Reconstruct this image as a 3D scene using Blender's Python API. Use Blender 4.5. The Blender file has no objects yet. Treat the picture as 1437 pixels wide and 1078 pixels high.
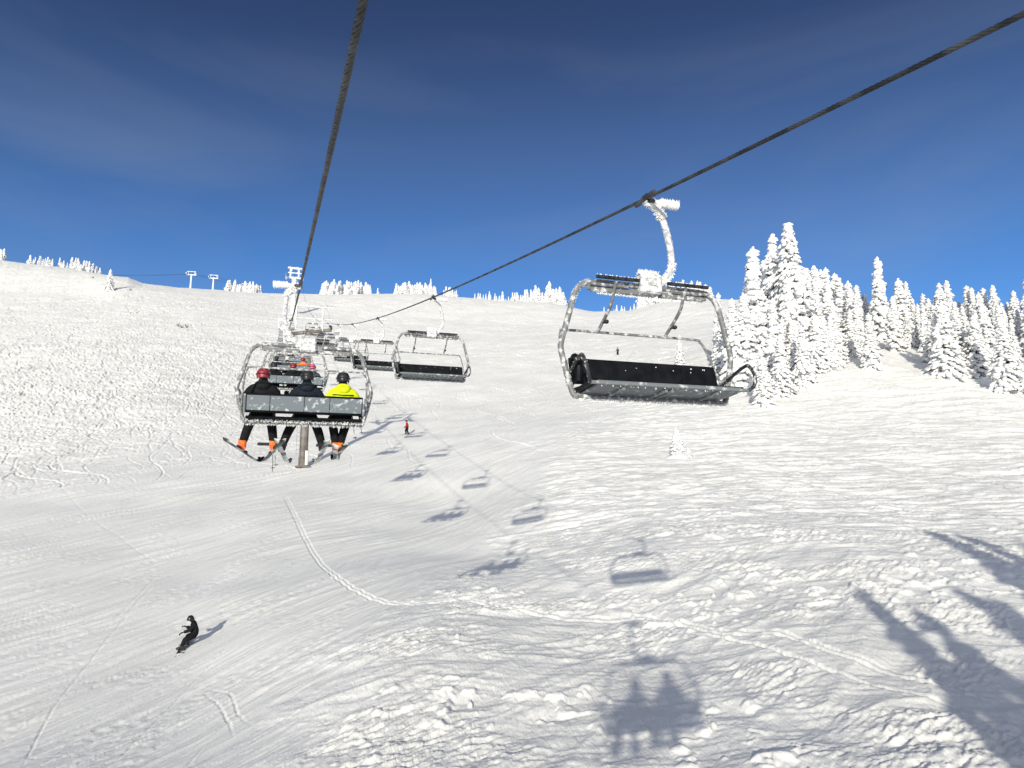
import bpy, math, random, time
import numpy as np
from mathutils import Vector, Matrix
T0 = time.time()
rnd = random.Random(7)
scn = bpy.context.scene
COL = scn.collection
R = math.radians

# ------------------------------------------------------------------ camera model
F = 1000.0; PITCH = R(9.15)
CP, SP = math.cos(PITCH), math.sin(PITCH)
def ray(x, y):
    a = (x-718.5)/F; b = (539-y)/F
    return np.array([a, CP-b*SP, SP+b*CP])
SUN = ray(888, 952); SUN = SUN/np.linalg.norm(SUN)        # direction the sunlight travels

# ------------------------------------------------------------------ noise
def pn(x, y, seed=0):
    rs = np.random.RandomState(seed); perm = rs.permutation(512).astype(np.int64)
    ang = rs.rand(512)*2*np.pi; gx = np.cos(ang); gy = np.sin(ang)
    xi = np.floor(x).astype(np.int64); yi = np.floor(y).astype(np.int64)
    xf = x-xi; yf = y-yi
    u = xf*xf*xf*(xf*(xf*6-15)+10); v = yf*yf*yf*(yf*(yf*6-15)+10)
    def g(ix, iy, fx, fy):
        h = perm[(perm[ix & 511]+iy) & 511]
        return gx[h]*fx+gy[h]*fy
    a = g(xi, yi, xf, yf); b = g(xi+1, yi, xf-1, yf); c = g(xi, yi+1, xf, yf-1); d = g(xi+1, yi+1, xf-1, yf-1)
    return (a+(b-a)*u+((c+(d-c)*u)-(a+(b-a)*u))*v)*1.5
def fbm(x, y, seed, octv=3, gain=.5):
    s = 0; a = 1
    for i in range(octv):
        s = s+a*pn(x*2**i, y*2**i, seed+i*17); a *= gain
    return s

# ------------------------------------------------------------------ terrain: height field by thin-plate interpolation
CTRL = [ # photo column, photo row, forward distance (m)
 (-100,1078,17.5),(200,1078,15.5),(420,1078,14.4),(650,1078,14.2),(900,1078,13.9),(1180,1078,12.8),(1500,1078,12.5),
 (-100,950,23.5),(270,950,22.5),(600,950,18.2),(888,952,18.8),(1200,950,16.4),(1500,950,16.2),
 (-100,890,28),(255,912,25),(400,890,24.5),(885,868,23.2),(1200,868,20.0),(1500,868,20),
 (-100,800,37),(300,800,35),(550,800,31.5),(1150,753,29.5),(1500,753,29),
 (-100,700,54),(250,700,54),(450,700,53),(950,700,44),(1200,700,42),(1500,700,41),
 (-100,640,72),(200,640,70),(430,648,70),(800,640,62),(955,645,58),(1200,640,56),(1500,640,54),
 (-100,590,88),(200,590,88),(400,600,88),(562,588,94.5),(700,590,88),(955,590,77),(1200,590,72),(1500,590,68),
 (-100,540,107),(120,540,108),(400,545,118),(600,545,118),(800,545,112),(955,545,98),(1100,545,88),(1250,520,90),(1500,550,80),
 (-100,480,140),(120,480,145),(400,485,165),(600,485,172),(800,485,165),(980,480,150),(1120,480,118),(1225,480,112),(1500,480,110),
 (-100,430,200),(120,430,205),(300,430,215),(450,440,235),(600,440,240),(800,450,240),(980,440,220),(1120,445,170),(1300,445,160),(1500,445,160),
]
SKY = [(-300,340,320),(-100,355,325),(0,365,330),(100,377,325),(160,388,300),(180,390,300),(200,398,300),(250,404,310),(300,407,320),(370,412,320),(450,413,320),(520,413,320),(590,412,320),(640,417,315),
       (700,422,310),(770,424,300),(830,438,300),(880,437,290),(930,424,270),(1000,420,260),(1100,424,230),(1250,432,200),(1437,438,190),(1750,440,190)]
def pa(x, y, d):
    r_ = ray(x, y); P = r_/r_[1]*d
    return math.atan2(P[0], P[1]), math.log(math.hypot(P[0], P[1])), P[2]/math.hypot(P[0], P[1])
WPT = [(-.1, 36.3, -2.7), (5, 29, -2.2), (1.35, 44.8, -.63), (-2.6, 58.5, 1.7), (-4, 50.8, -.7), (-8.3, 62, 2.4), (-7.1, 69.5, 4.5), (-12.8, 72.6, 4.6)]
pts = np.array([pa(*c) for c in CTRL]+[(math.atan2(a, b), math.log(math.hypot(a, b)), c/math.hypot(a, b)) for a, b, c in WPT]); skp = np.array([pa(*c) for c in SKY])
cp = np.vstack([pts, skp[1:-1]])
SC = np.array([1.6, 1.0])
def tpsK(d2): return np.where(d2 > 1e-12, .5*d2*np.log(np.maximum(d2, 1e-12)), 0)
_X = cp[:, :2]*SC; _n = len(_X)
_K = tpsK(((_X[:, None]-_X[None])**2).sum(2))+np.eye(_n)*2e-3
_P = np.c_[np.ones(_n), _X]
_A = np.zeros((_n+3, _n+3)); _A[:_n, :_n] = _K; _A[:_n, _n:] = _P; _A[_n:, :_n] = _P.T
_w = np.linalg.solve(_A, np.r_[cp[:, 2], 0, 0, 0])
def sstep(a, b, x):
    t = np.clip((x-a)/(b-a), 0, 1); return t*t*(3-2*t)
def base(x, y):
    x = np.atleast_1d(np.asarray(x, float)); y = np.atleast_1d(np.asarray(y, float))
    az = np.arctan2(x, y); r = np.maximum(np.hypot(x, y), .5)
    azc = np.clip(az, -.78, .78); rr = np.maximum(r, 12.5); lr = np.log(rr)
    gs = np.interp(azc, skp[:, 0], skp[:, 2]); ls = np.interp(azc, skp[:, 0], skp[:, 1])
    q = np.stack([azc, np.minimum(lr, ls)], -1)*SC
    g = _w[_n]+_w[_n+1]*q[..., 0]+_w[_n+2]*q[..., 1]
    for i in range(_n):
        g = g+_w[i]*tpsK((q[..., 0]-_X[i, 0])**2+(q[..., 1]-_X[i, 1])**2)
    near = sstep(.35, .0, ls-lr)                       # pull on to the crest
    g = np.where(lr < ls, np.minimum(g*(1-near)+gs*near, gs), gs-.9*(lr-ls)**1.3-.02*(lr-ls))
    z = g*rr
    pl = -6.7+.16*y                                    # plain slope under and behind the camera
    wn = sstep(13.5, 7.0, r); z = z*(1-wn)+pl*wn
    wa = sstep(.80, 1.5, np.abs(az)); plane = -6.7+.16*np.maximum(y, -400)
    z = z*(1-wa)+plane*wa
    return z
def H(x, y): return float(base(x, y)[0])
def at(px, py, dmin=10, dmax=420):
    r_ = ray(px, py); r_ = r_/r_[1]
    d = np.exp(np.linspace(math.log(dmin), math.log(dmax), 1500))
    P = d[:, None]*r_; h = base(P[:, 0], P[:, 1]); s = P[:, 2]-h
    i = np.where(s < 0)[0]
    if len(i) == 0:
        i = int(np.argmin(s/d)); return Vector((P[i, 0], P[i, 1], h[i]))
    i = i[0]
    if i == 0: return Vector((P[0, 0], P[0, 1], h[0]))
    t = s[i-1]/(s[i-1]-s[i]); Q = P[i-1]*(1-t)+P[i]*t
    return Vector((Q[0], Q[1], H(Q[0], Q[1])))
def poly_w(pix): return np.array([tuple(at(*p))[:2] for p in pix])

# ------------------------------------------------------------------ materials
def newmat(name, col, rough=.6, metal=0.0, spec=.3):
    m = bpy.data.materials.new(name); m.use_nodes = True
    b = m.node_tree.nodes['Principled BSDF']
    b.inputs['Base Color'].default_value = (*col, 1); b.inputs['Roughness'].default_value = rough
    b.inputs['Metallic'].default_value = metal; b.inputs['Specular IOR Level'].default_value = spec
    return m, m.node_tree, b
def noisy(name, c1, c2, scale, rough=.6, metal=0., lo=.4, hi=.6, bump=0., bscale=None, detail=4, spec=.3):
    m, nt, b = newmat(name, c1, rough, metal, spec)
    tc = nt.nodes.new('ShaderNodeTexCoord'); n = nt.nodes.new('ShaderNodeTexNoise')
    n.inputs['Scale'].default_value = scale; n.inputs['Detail'].default_value = detail
    nt.links.new(tc.outputs['Object'], n.inputs['Vector'])
    rp = nt.nodes.new('ShaderNodeValToRGB'); rp.color_ramp.elements[0].position = lo; rp.color_ramp.elements[1].position = hi
    rp.color_ramp.elements[0].color = (*c1, 1); rp.color_ramp.elements[1].color = (*c2, 1)
    nt.links.new(n.outputs['Fac'], rp.inputs['Fac']); nt.links.new(rp.outputs['Color'], b.inputs['Base Color'])
    if bump:
        n2 = nt.nodes.new('ShaderNodeTexNoise'); n2.inputs['Scale'].default_value = bscale or scale*2; n2.inputs['Detail'].default_value = 4
        nt.links.new(tc.outputs['Object'], n2.inputs['Vector'])
        bp = nt.nodes.new('ShaderNodeBump'); bp.inputs['Strength'].default_value = 1; bp.inputs['Distance'].default_value = bump
        nt.links.new(n2.outputs['Fac'], bp.inputs['Height']); nt.links.new(bp.outputs['Normal'], b.inputs['Normal'])
    return m
M = {}
M['metal'] = noisy('frosted galvanised metal', (.17, .175, .185), (.74, .75, .77), 16, .4, .0, .50, .70, .003, 60)
M['dark_metal'] = noisy('dark armrest tube', (.03, .03, .034), (.5, .5, .52), 24, .4, .0, .56, .72, .003, 60)
M['frost_metal'] = noisy('heavily frosted metal', (.38, .39, .41), (.86, .87, .88), 20, .6, 0, .40, .60, .012, 45)
M['panel'] = noisy('grey back panel', (.15, .175, .20), (.62, .65, .68), 11, .5, 0, .56, .72, 0)
M['pan'] = noisy('grey seat pan', (.17, .19, .20), (.6, .62, .64), 14, .5, 0, .56, .72, 0)
M['black'] = noisy('black seat vinyl', (.004, .005, .007), (.010, .011, .014), 8, .5, 0, .4, .7, .003, 30, spec=.12)
M['rubber'] = noisy('black footrest rubber', (.012, .012, .014), (.04, .04, .045), 20, .6)
M['rime'] = noisy('white rime ice', (.80, .81, .83), (.88, .88, .88), 12, .7, 0, .3, .7, .01, 50)
M['cable'] = noisy('oily steel rope', (.020, .022, .026), (.075, .08, .088), 4, .5, .0, .4, .65)
M['pole'] = noisy('weathered brown grey steel tower', (.10, .085, .078), (.22, .20, .19), 1.6, .55, 0, .35, .7, .004, 12)
M['whitesteel'] = noisy('rime-white steel', (.55, .57, .60), (.86, .87, .88), 2.5, .7, 0, .38, .56, .03, 6)
M['sheave'] = noisy('dark sheave rubber', (.02, .02, .022), (.35, .36, .38), 5, .6, 0, .55, .7)
M['pad'] = noisy('pale tower padding', (.62, .64, .52), (.75, .76, .68), 3, .7)
def fabric(name, c, v=.6): return noisy(name, tuple(k*v for k in c), c, 18, .8, 0, .35, .65, .006, 9, spec=.15)
M['jblack'] = fabric('black jacket', (.012, .013, .017)); M['jnavy'] = fabric('near-black navy jacket', (.014, .02, .032))
M['jyellow'] = fabric('fluorescent yellow jacket', (.72, .85, .02), .8); M['jorange'] = fabric('orange jacket', (.85, .18, .03), .8)
M['jred'] = fabric('red jacket', (.42, .02, .02), .7); M['jgrey'] = fabric('grey jacket', (.08, .085, .1))
M['pblack'] = fabric('black ski trousers', (.012, .012, .015)); M['pnavy'] = fabric('dark navy ski trousers', (.01, .016, .035))
M['glove'] = fabric('black glove', (.012, .012, .013)); M['skin'] = noisy('skin', (.45, .25, .18), (.55, .33, .25), 15, .5)
M['helm_black'] = noisy('black helmet shell', (.01, .01, .012), (.02, .02, .024), 4, .3, spec=.5)
M['helm_red'] = noisy('red helmet shell', (.16, .010, .018), (.34, .04, .06), 22, .4, spec=.5)
M['helm_pink'] = noisy('pink helmet shell', (.45, .05, .12), (.6, .12, .2), 5, .4, spec=.5)
M['helm_white'] = noisy('white helmet shell', (.7, .7, .7), (.8, .8, .8), 5, .4, spec=.5)
M['boot_orange'] = noisy('orange ski boot', (.85, .13, .02), (.9, .22, .05), 8, .4, spec=.5)
M['boot_black'] = noisy('black boot', (.012, .012, .014), (.04, .04, .045), 8, .5)
M['ski'] = noisy('patterned dark ski', (.02, .02, .022), (.55, .60, .56), 3.2, .4, 0, .52, .60, spec=.5)
M['ski_pale'] = noisy('pale ski topsheet', (.06, .07, .07), (.65, .68, .66), 4.0, .4, 0, .42, .52, spec=.5)
M['board'] = noisy('pale snowboard with dark bars', (.02, .02, .022), (.72, .72, .72), 3.6, .4, 0, .42, .50, spec=.5)
M['lens'] = newmat('goggle lens', (.03, .02, .02), .15, 0, .6)[0]
M['bark'] = noisy('dark bark', (.05, .035, .025), (.12, .09, .07), 9, .9, 0, .35, .65, .03, 20)
M['needle'] = noisy('dark conifer needles', (.010, .018, .010), (.035, .05, .03), 5, .9)
def treesnow():
    m, nt, b = newmat('snow on branches', (.84, .845, .86), .75, 0, .2)
    tc = nt.nodes.new('ShaderNodeTexCoord'); n = nt.nodes.new('ShaderNodeTexNoise'); n.inputs['Scale'].default_value = 7; n.inputs['Detail'].default_value = 5
    nt.links.new(tc.outputs['Object'], n.inputs['Vector'])
    bp = nt.nodes.new('ShaderNodeBump'); bp.inputs['Distance'].default_value = .10; bp.inputs['Strength'].default_value = 1
    nt.links.new(n.outputs['Fac'], bp.inputs['Height']); nt.links.new(bp.outputs['Normal'], b.inputs['Normal'])
    return m
M['treesnow'] = treesnow()
def groundsnow():
    m, nt, b = newmat('windblown snow', (.84, .835, .83), .65, 0, .25)
    tc = nt.nodes.new('ShaderNodeTexCoord')
    def noise(scale, rot, stretch, detail=5, dist=0.):
        mp = nt.nodes.new('ShaderNodeMapping'); mp.inputs['Rotation'].default_value = (0, 0, rot); mp.inputs['Scale'].default_value = (scale, scale*stretch, scale*.5)
        nt.links.new(tc.outputs['Object'], mp.inputs['Vector'])
        n = nt.nodes.new('ShaderNodeTexNoise'); n.inputs['Scale'].default_value = 1; n.inputs['Detail'].default_value = detail; n.inputs['Roughness'].default_value = .6; n.inputs['Distortion'].default_value = dist
        nt.links.new(mp.outputs['Vector'], n.inputs['Vector']); return n
    a = noise(9.0, R(-38), .35, 5, .4); g = noise(26.0, 0, 1, 3)
    at_ = nt.nodes.new('ShaderNodeAttribute'); at_.attribute_name = 'rough'
    mix = nt.nodes.new('ShaderNodeMath'); mix.operation = 'MULTIPLY'
    nt.links.new(a.outputs['Fac'], mix.inputs[0]); nt.links.new(at_.outputs['Fac'], mix.inputs[1])
    ad = nt.nodes.new('ShaderNodeMath'); ad.operation = 'MULTIPLY_ADD'; ad.inputs[1].default_value = .25
    nt.links.new(g.outputs['Fac'], ad.inputs[0]); nt.links.new(mix.outputs[0], ad.inputs[2])
    bp = nt.nodes.new('ShaderNodeBump'); bp.inputs['Distance'].default_value = .040; bp.inputs['Strength'].default_value = 1
    nt.links.new(ad.outputs[0], bp.inputs['Height']); nt.links.new(bp.outputs['Normal'], b.inputs['Normal'])
    # faint patches of firmer, greyer snow
    c = noise(.22, R(-35), .4, 4, .5)
    rp = nt.nodes.new('ShaderNodeValToRGB'); e = rp.color_ramp.elements
    e[0].position = .35; e[0].color = (.80, .795, .785, 1); e[1].position = .65; e[1].color = (.87, .865, .86, 1)
    nt.links.new(c.outputs['Fac'], rp.inputs['Fac']); nt.links.new(rp.outputs['Color'], b.inputs['Base Color'])
    return m
M['snow'] = groundsnow()

# ------------------------------------------------------------------ mesh builder
class MB:
    def __init__(s): s.v = []; s.f = []; s.m = []
    def add(s, v, f, m=0):
        o = len(s.v); s.v += [tuple(p) for p in v]; s.f += [tuple(i+o for i in q) for q in f]; s.m += [m]*len(f)
    def box(s, c, d, m=0, rot=None, bev=0):
        hx, hy, hz = d[0]/2, d[1]/2, d[2]/2
        c = Vector(c)
        if bev:
            b = min(bev, hx*.9, hy*.9, hz*.9); V = []
            for sx in (-1, 1):
                for sy in (-1, 1):
                    for sz in (-1, 1):
                        V += [Vector((sx*hx, sy*(hy-b), sz*(hz-b))), Vector((sx*(hx-b), sy*hy, sz*(hz-b))), Vector((sx*(hx-b), sy*(hy-b), sz*hz))]
            Fc = []
            idx = lambda sx, sy, sz, k: ((sx > 0)*4+(sy > 0)*2+(sz > 0))*3+k
            for sx in (-1, 1): Fc.append([idx(sx, a, b2, 0) for a, b2 in ((-1, -1), (1, -1), (1, 1), (-1, 1))])
            for sy in (-1, 1): Fc.append([idx(a, sy, b2, 1) for a, b2 in ((-1, -1), (1, -1), (1, 1), (-1, 1))])
            for sz in (-1, 1): Fc.append([idx(a, b2, sz, 2) for a, b2 in ((-1, -1), (1, -1), (1, 1), (-1, 1))])
            for a in (-1, 1):
                for b2 in (-1, 1):
                    Fc.append([idx(a, b2, -1, 0), idx(a, b2, 1, 0), idx(a, b2, 1, 1), idx(a, b2, -1, 1)])
                    Fc.append([idx(a, -1, b2, 0), idx(a, 1, b2, 0), idx(a, 1, b2, 2), idx(a, -1, b2, 2)])
                    Fc.append([idx(-1, a, b2, 1), idx(1, a, b2, 1), idx(1, a, b2, 2), idx(-1, a, b2, 2)])
            for a in (-1, 1):
                for b2 in (-1, 1):
                    for c2 in (-1, 1): Fc.append([idx(a, b2, c2, 0), idx(a, b2, c2, 1), idx(a, b2, c2, 2)])
        else:
            V = [Vector((x*hx, y*hy, z*hz)) for x in (-1, 1) for y in (-1, 1) for z in (-1, 1)]
            Fc = [(0, 1, 3, 2), (4, 6, 7, 5), (0, 4, 5, 1), (2, 3, 7, 6), (0, 2, 6, 4), (1, 5, 7, 3)]
        if rot is not None: V = [rot @ v for v in V]
        s.add([v+c for v in V], Fc, m)
    def tube(s, path, r, n=10, m=0, cap=True, closed=False):
        path = [Vector(p) for p in path]; k = len(path)
        rr = r if isinstance(r, (list, tuple)) else [r]*k
        V = []; up = None
        for i, p in enumerate(path):
            if closed: t = path[(i+1) % k]-path[i-1]
            else: t = path[min(i+1, k-1)]-path[max(i-1, 0)]
            t.normalize()
            if up is None: up = t.orthogonal().normalized()
            else: up = (up-t*up.dot(t)); up = up.normalized() if up.length > 1e-6 else t.orthogonal().normalized()
            w = t.cross(up)
            for j in range(n):
                a = 2*math.pi*j/n; V.append(p+(up*math.cos(a)+w*math.sin(a))*rr[i])
        Fc = []
        for i in range(k if closed else k-1):
            i2 = (i+1) % k
            for j in range(n): Fc.append((i*n+j, i*n+(j+1) % n, i2*n+(j+1) % n, i2*n+j))
        if cap and not closed: Fc.append(tuple(range(n-1, -1, -1))); Fc.append(tuple((k-1)*n+j for j in range(n)))
        s.add(V, Fc, m)
    def ball(s, c, rad, m=0, n=8, rot=None):
        c = Vector(c); V = [Vector((0, 0, -1))]
        rings = n//2+1
        for i in range(1, rings):
            a = -math.pi/2+math.pi*i/rings
            for j in range(n): b = 2*math.pi*j/n; V.append(Vector((math.cos(a)*math.cos(b), math.cos(a)*math.sin(b), math.sin(a))))
        V.append(Vector((0, 0, 1))); top = len(V)-1; Fc = []
        for j in range(n):
            Fc.append((0, 1+(j+1) % n, 1+j)); Fc.append((top, top-n+j, top-n+(j+1) % n))
            for i in range(rings-2): a = 1+i*n; Fc.append((a+j, a+(j+1) % n, a+n+(j+1) % n, a+n+j))
        V = [Vector((v.x*rad[0], v.y*rad[1], v.z*rad[2])) for v in V]
        if rot is not None: V = [rot @ v for v in V]
        s.add([v+c for v in V], Fc, m)
    def rime(s, path, r, count, size, up=.25, m=0, rn=None):
        rn = rn or rnd; path = [Vector(p) for p in path]
        L = [0]
        for i in range(1, len(path)): L.append(L[-1]+(path[i]-path[i-1]).length)
        for _ in range(count):
            d = rn.random()*L[-1]; i = 1
            while i < len(path)-1 and L[i] < d: i += 1
            a, b = path[i-1], path[i]; t = (d-L[i-1])/max(L[i]-L[i-1], 1e-6); p = a.lerp(b, t); ax = (b-a).normalized()
            q = Vector((rn.gauss(0, 1), rn.gauss(0, 1), rn.gauss(0, 1)+up)); q -= ax*q.dot(ax); q.normalize()
            h = size*rn.uniform(.4, 1.3); w = h*rn.uniform(.35, .6)
            tip = p+q*(r+h)+ax*rn.gauss(0, h*.4)+Vector((0, 0, rn.gauss(0, h*.2)))
            o = q.cross(ax).normalized(); bse = p+q*(r*.6)
            s.add([bse+ax*w, bse-ax*w*.5+o*w*.8, bse-ax*w*.5-o*w*.8, tip], [(0, 1, 3), (1, 2, 3), (2, 0, 3)], m)
    def mesh(s, name, mats, smooth=True):
        me = bpy.data.meshes.new(name); me.from_pydata(s.v, [], s.f)
        for k in mats: me.materials.append(k if not isinstance(k, str) else M[k])
        if len(mats) > 1: me.polygons.foreach_set('material_index', s.m)
        if smooth: me.polygons.foreach_set('use_smooth', [True]*len(s.f))
        me.update(); return me
    def build(s, name, mats, parent=None, smooth=True, loc=None, sharp=35):
        if isinstance(mats, str): mats = [mats]
        me = s.mesh(name, mats, smooth); o = link(name, me, parent)
        if smooth and sharp:
            try: me.set_sharp_from_angle(angle=R(sharp))
            except Exception: pass
        if loc is not None: o.location = loc
        if name in ('rime', 'frost_flecks'): o['kind'] = 'stuff'
        return o
def link(name, me, parent=None):
    o = bpy.data.objects.new(name, me); COL.objects.link(o)
    if parent is not None: o.parent = parent
    return o
def tag(o, label=None, cat=None, group=None, kind=None):
    if label: o['label'] = label
    if cat: o['category'] = cat
    if group: o['group'] = group
    if kind: o['kind'] = kind
    return o
def empty(name, loc, rz=0):
    o = bpy.data.objects.new(name, None); o.empty_display_size = .3; COL.objects.link(o); o.location = loc; o.rotation_euler = (0, 0, rz); return o
KIDS = {}
def copy_tree(o, parent=None):
    c = o.copy(); COL.objects.link(c)
    if parent is not None: c.parent = parent
    for ch in list(o.children): copy_tree(ch, c)
    return c
def smooth_path(P, k=6):
    P = [Vector(p) for p in P]; out = []
    for i in range(len(P)-1):
        a = P[max(i-1, 0)]; b = P[i]; c = P[i+1]; d = P[min(i+2, len(P)-1)]
        for j in range(k):
            t = j/k; out.append(.5*((2*b)+(c-a)*t+(2*a-5*b+4*c-d)*t*t+(3*b-a-3*c+d)*t**3))
    out.append(P[-1]); return out

# ------------------------------------------------------------------ terrain mesh
def build_ground():
    azf = np.linspace(-R(39.5), R(39.5), 1240)
    a2 = np.radians(np.r_[np.linspace(40.5, 60, 26), np.linspace(63, 180, 34)])
    az = np.r_[-a2[:0:-1], azf, a2]                     # -180+ .. 180
    az[-1] = math.pi-1e-9
    az = np.r_[-math.pi, az[0:]] if az[0] > -math.pi+1e-3 else az
    r = np.exp(np.r_[np.linspace(math.log(1.5), math.log(11.5), 34)[:-1], np.linspace(math.log(11.5), math.log(100), 800)[:-1],
                     np.linspace(math.log(100), math.log(345), 300)[:-1], np.linspace(math.log(345), math.log(1400), 40)])
    na, nr = len(az), len(r)
    A_, R_ = np.meshgrid(az, r, indexing='xy')          # rows = r
    X = R_*np.sin(A_); Y = R_*np.cos(A_)
    # masks from outlines on the ground (world coordinates)
    def segdist(poly, x, y):                            # signed distance to a polyline, + on its right hand side
        best = np.full(x.shape, 1e9); sg = np.ones(x.shape)
        for (x0, y0), (x1, y1) in zip(poly[:-1], poly[1:]):
            dx, dy = x1-x0, y1-y0; L2 = dx*dx+dy*dy
            t = np.clip(((x-x0)*dx+(y-y0)*dy)/L2, 0, 1); d = np.hypot(x-x0-t*dx, y-y0-t*dy)
            cr = (x-x0)*dy-(y-y0)*dx; m = d < best; best = np.where(m, d, best); sg = np.where(m, np.sign(cr), sg)
        return best*sg
    edge = poly_w([(300, 1200), (340, 1078), (425, 950), (600, 825), (690, 745), (760, 690), (800, 620), (840, 560), (870, 520)])
    warp = (1.6*pn(X*.35, Y*.35, 5)+.6*pn(X*1.3, Y*1.3, 6))*(1+1.5*sstep(25, 60, R_))+4*pn(X*.11, Y*.11, 7)*sstep(22, 45, R_)
    dE = segdist(edge, X, Y)
    off = sstep(0, 1, (dE+warp+.5+6*sstep(30, 70, R_))/(1.9+14*sstep(24, 70, R_)))                      # unpisted snow right of the run
    up = poly_w([(-150, 720), (60, 690), (180, 655), (300, 610), (400, 560), (520, 520), (760, 505), (900, 500), (1100, 500)])
    dU = segdist(up, X, Y)
    chop = sstep(2, 12, -dU+warp*2.5)                   # chopped-up, tracked face above the run
    far = sstep(60, 130, R_)
    Z = base(X.ravel(), Y.ravel()).reshape(X.shape)
    rot = lambda ang: (X*math.cos(ang)+Y*math.sin(ang), -X*math.sin(ang)+Y*math.cos(ang))
    D = np.zeros_like(X)
    # long swells
    D += .22*fbm(X*.07, Y*.07, 11, 3)*sstep(5, 20, R_)
    # piste: long shallow scrapes along the run
    u, v = rot(R(56)); u2, v2 = rot(R(72))
    wob = pn(X*.12, Y*.12, 21)*1.4
    pis = (1-off)*(1-chop)
    D += pis*1.45*(.034*pn(u*.10, (v+wob)*1.5, 22)+.020*pn(u2*.18, (v2+wob)*4.0, 23)+.012*pn(u*.25, (v+wob)*8, 24)+.008*pn(u2*.5, (v2+wob)*14, 29)+.010*fbm(X*3.2, Y*3.2, 27, 2)*sstep(-.1, .35, pn(X*.4, Y*.3, 28)))
    # windblown crust: ridged, stretched, patchy
    ang = R(40)
    uw = X*math.cos(ang)+Y*math.sin(ang); vw = -X*math.sin(ang)+Y*math.cos(ang)
    w1 = pn(X*.3, Y*.3, 31)*.6; w2 = pn(X*.9, Y*.9, 32)*.25
    rid = lambda n: 1-np.abs(n)*2.2
    patch = sstep(-.15, .30, fbm(X*.22, Y*.3, 35, 2))
    n1 = rid(pn(uw*.32+w1, (vw+w2)*1.0+w1, 36)); n2 = rid(pn(uw*1.1+w2, (vw+w2)*3.6, 37)); n3 = pn(uw*2.4, vw*9+w2*2, 38)
    n4 = fbm(uw*3.0+w2, vw*6.8, 39, 3, .6)
    n5 = rid(pn(uw*1.6+w2, vw*7.5+w1*2, 49))
    crust = .050*n1+(.034*np.maximum(n2, -.3)+.018*n3+.016*n5+.034*np.maximum(n4, -.08))*(.12+1.1*patch)
    chunks = np.maximum(fbm(X*1.5+w2*2, Y*1.5, 41, 3, .55)-.22, 0)*sstep(.05, .4, fbm(X*.16, Y*.2, 43, 2))
    crust = crust*.9+.20*np.minimum(chunks, .45)
    # sculpted drifts further up on the right lie across the slope
    ul, vl = rot(R(-6))
    drift = .11*rid(pn(ul*.10+w1*.3, vl*.42+w1*.5, 45))+.05*rid(pn(ul*.3, vl*1.3+w1, 46))+.03*pn(ul*.9, vl*2.6, 47)+.05*np.maximum(fbm(ul*.5, vl*1.3, 48, 3), -.1)+.026*rid(pn(ul*.8+w2, vl*4.2+w1, 61))+.016*pn(ul*1.6, vl*7, 62)
    mixd = sstep(24, 46, R_)
    D += off*(1-chop)*(crust*(1-.55*mixd)+drift*(.35+.9*mixd)+.10*sstep(0, 3, dE))
    # chopped face: crossing arcs and lumps
    q1 = rid(pn(X*.20+w1*.8, Y*.13+w1*.5, 51)); q2 = rid(pn(X*.5+w1, Y*.28+w1, 52)); q3 = fbm(X*.8, Y*.45, 53, 3, .6)
    D += chop*(.09*q1+.04*q2+.03*q3+.02*pn(X*1.6+w1, Y*.45+w1*.6, 56)+.05*np.maximum(rid(pn(X*1.1+w1*2, Y*.22, 55)), 0))*(.55+.45*sstep(-.4, .3, pn(X*.03, Y*.03, 54)))*(1+.3*far)
    # --- ski tracks cut along drawn lines
    lr = np.log(r)
    def cell(x, y):
        a = np.arctan2(x, y); q = np.log(np.hypot(x, y))
        return np.searchsorted(az, a), np.searchsorted(lr, q)
    TR = np.zeros_like(D); BM = np.zeros_like(D)
    def groove(path, w=.12, dep=.07, berm=.03, step=.05):
        path = np.asarray(path, float); seg = np.hypot(*np.diff(path, axis=0).T); L = np.r_[0, seg.cumsum()]
        if L[-1] < .5: return
        n = int(L[-1]/step)+2; s = np.linspace(0, L[-1], n); x = np.interp(s, L, path[:, 0]); y = np.interp(s, L, path[:, 1])
        tx = np.gradient(x); ty = np.gradient(y); q = np.hypot(tx, ty)+1e-9; nx, ny = -ty/q, tx/q
        dist = np.hypot(x, y).mean(); st = max(w/3, dist*.0010*.5)
        fade = np.clip(np.minimum(s, L[-1]-s)/1.5, 0, 1)
        for o in np.arange(-2.2*w, 2.2*w+1e-6, st):
            k = abs(o)/w; val = -dep*np.exp(-(k/.7)**2*1.2)
            i, j = cell(x+nx*o, y+ny*o); ok = (i > 0) & (i < na-1) & (j > 0) & (j < nr-1)
            np.minimum.at(TR, (j[ok], i[ok]), (val*fade)[ok])
            if berm:
                bv = berm*math.exp(-((k-1.35)/.45)**2); np.maximum.at(BM, (j[ok], i[ok]), (bv*fade)[ok])
    def sm(pix, k=8, jit=0.):
        P = smooth_path([(p[0]+rnd.uniform(-jit, jit), p[1]+rnd.uniform(-jit, jit), 0) for p in poly_w(pix)], k)
        return np.array([(p.x, p.y) for p in P])
    main = sm([(398, 698), (415, 735), (440, 775), (480, 815), (520, 838), (570, 848), (640, 850), (700, 862), (760, 874), (830, 882), (900, 880), (960, 890), (1020, 905), (1090, 905), (1160, 925), (1230, 945), (1300, 965), (1437, 1005)])
    groove(main, .05, .07, .02); groove(main+np.array([.08, .26]), .045, .06, .018)
    b2 = sm([(960, 888), (1050, 905), (1120, 925), (1200, 948), (1290, 970), (1437, 1010)]); groove(b2+np.array([-.2, -.5]), .055, .08, .025)
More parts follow.
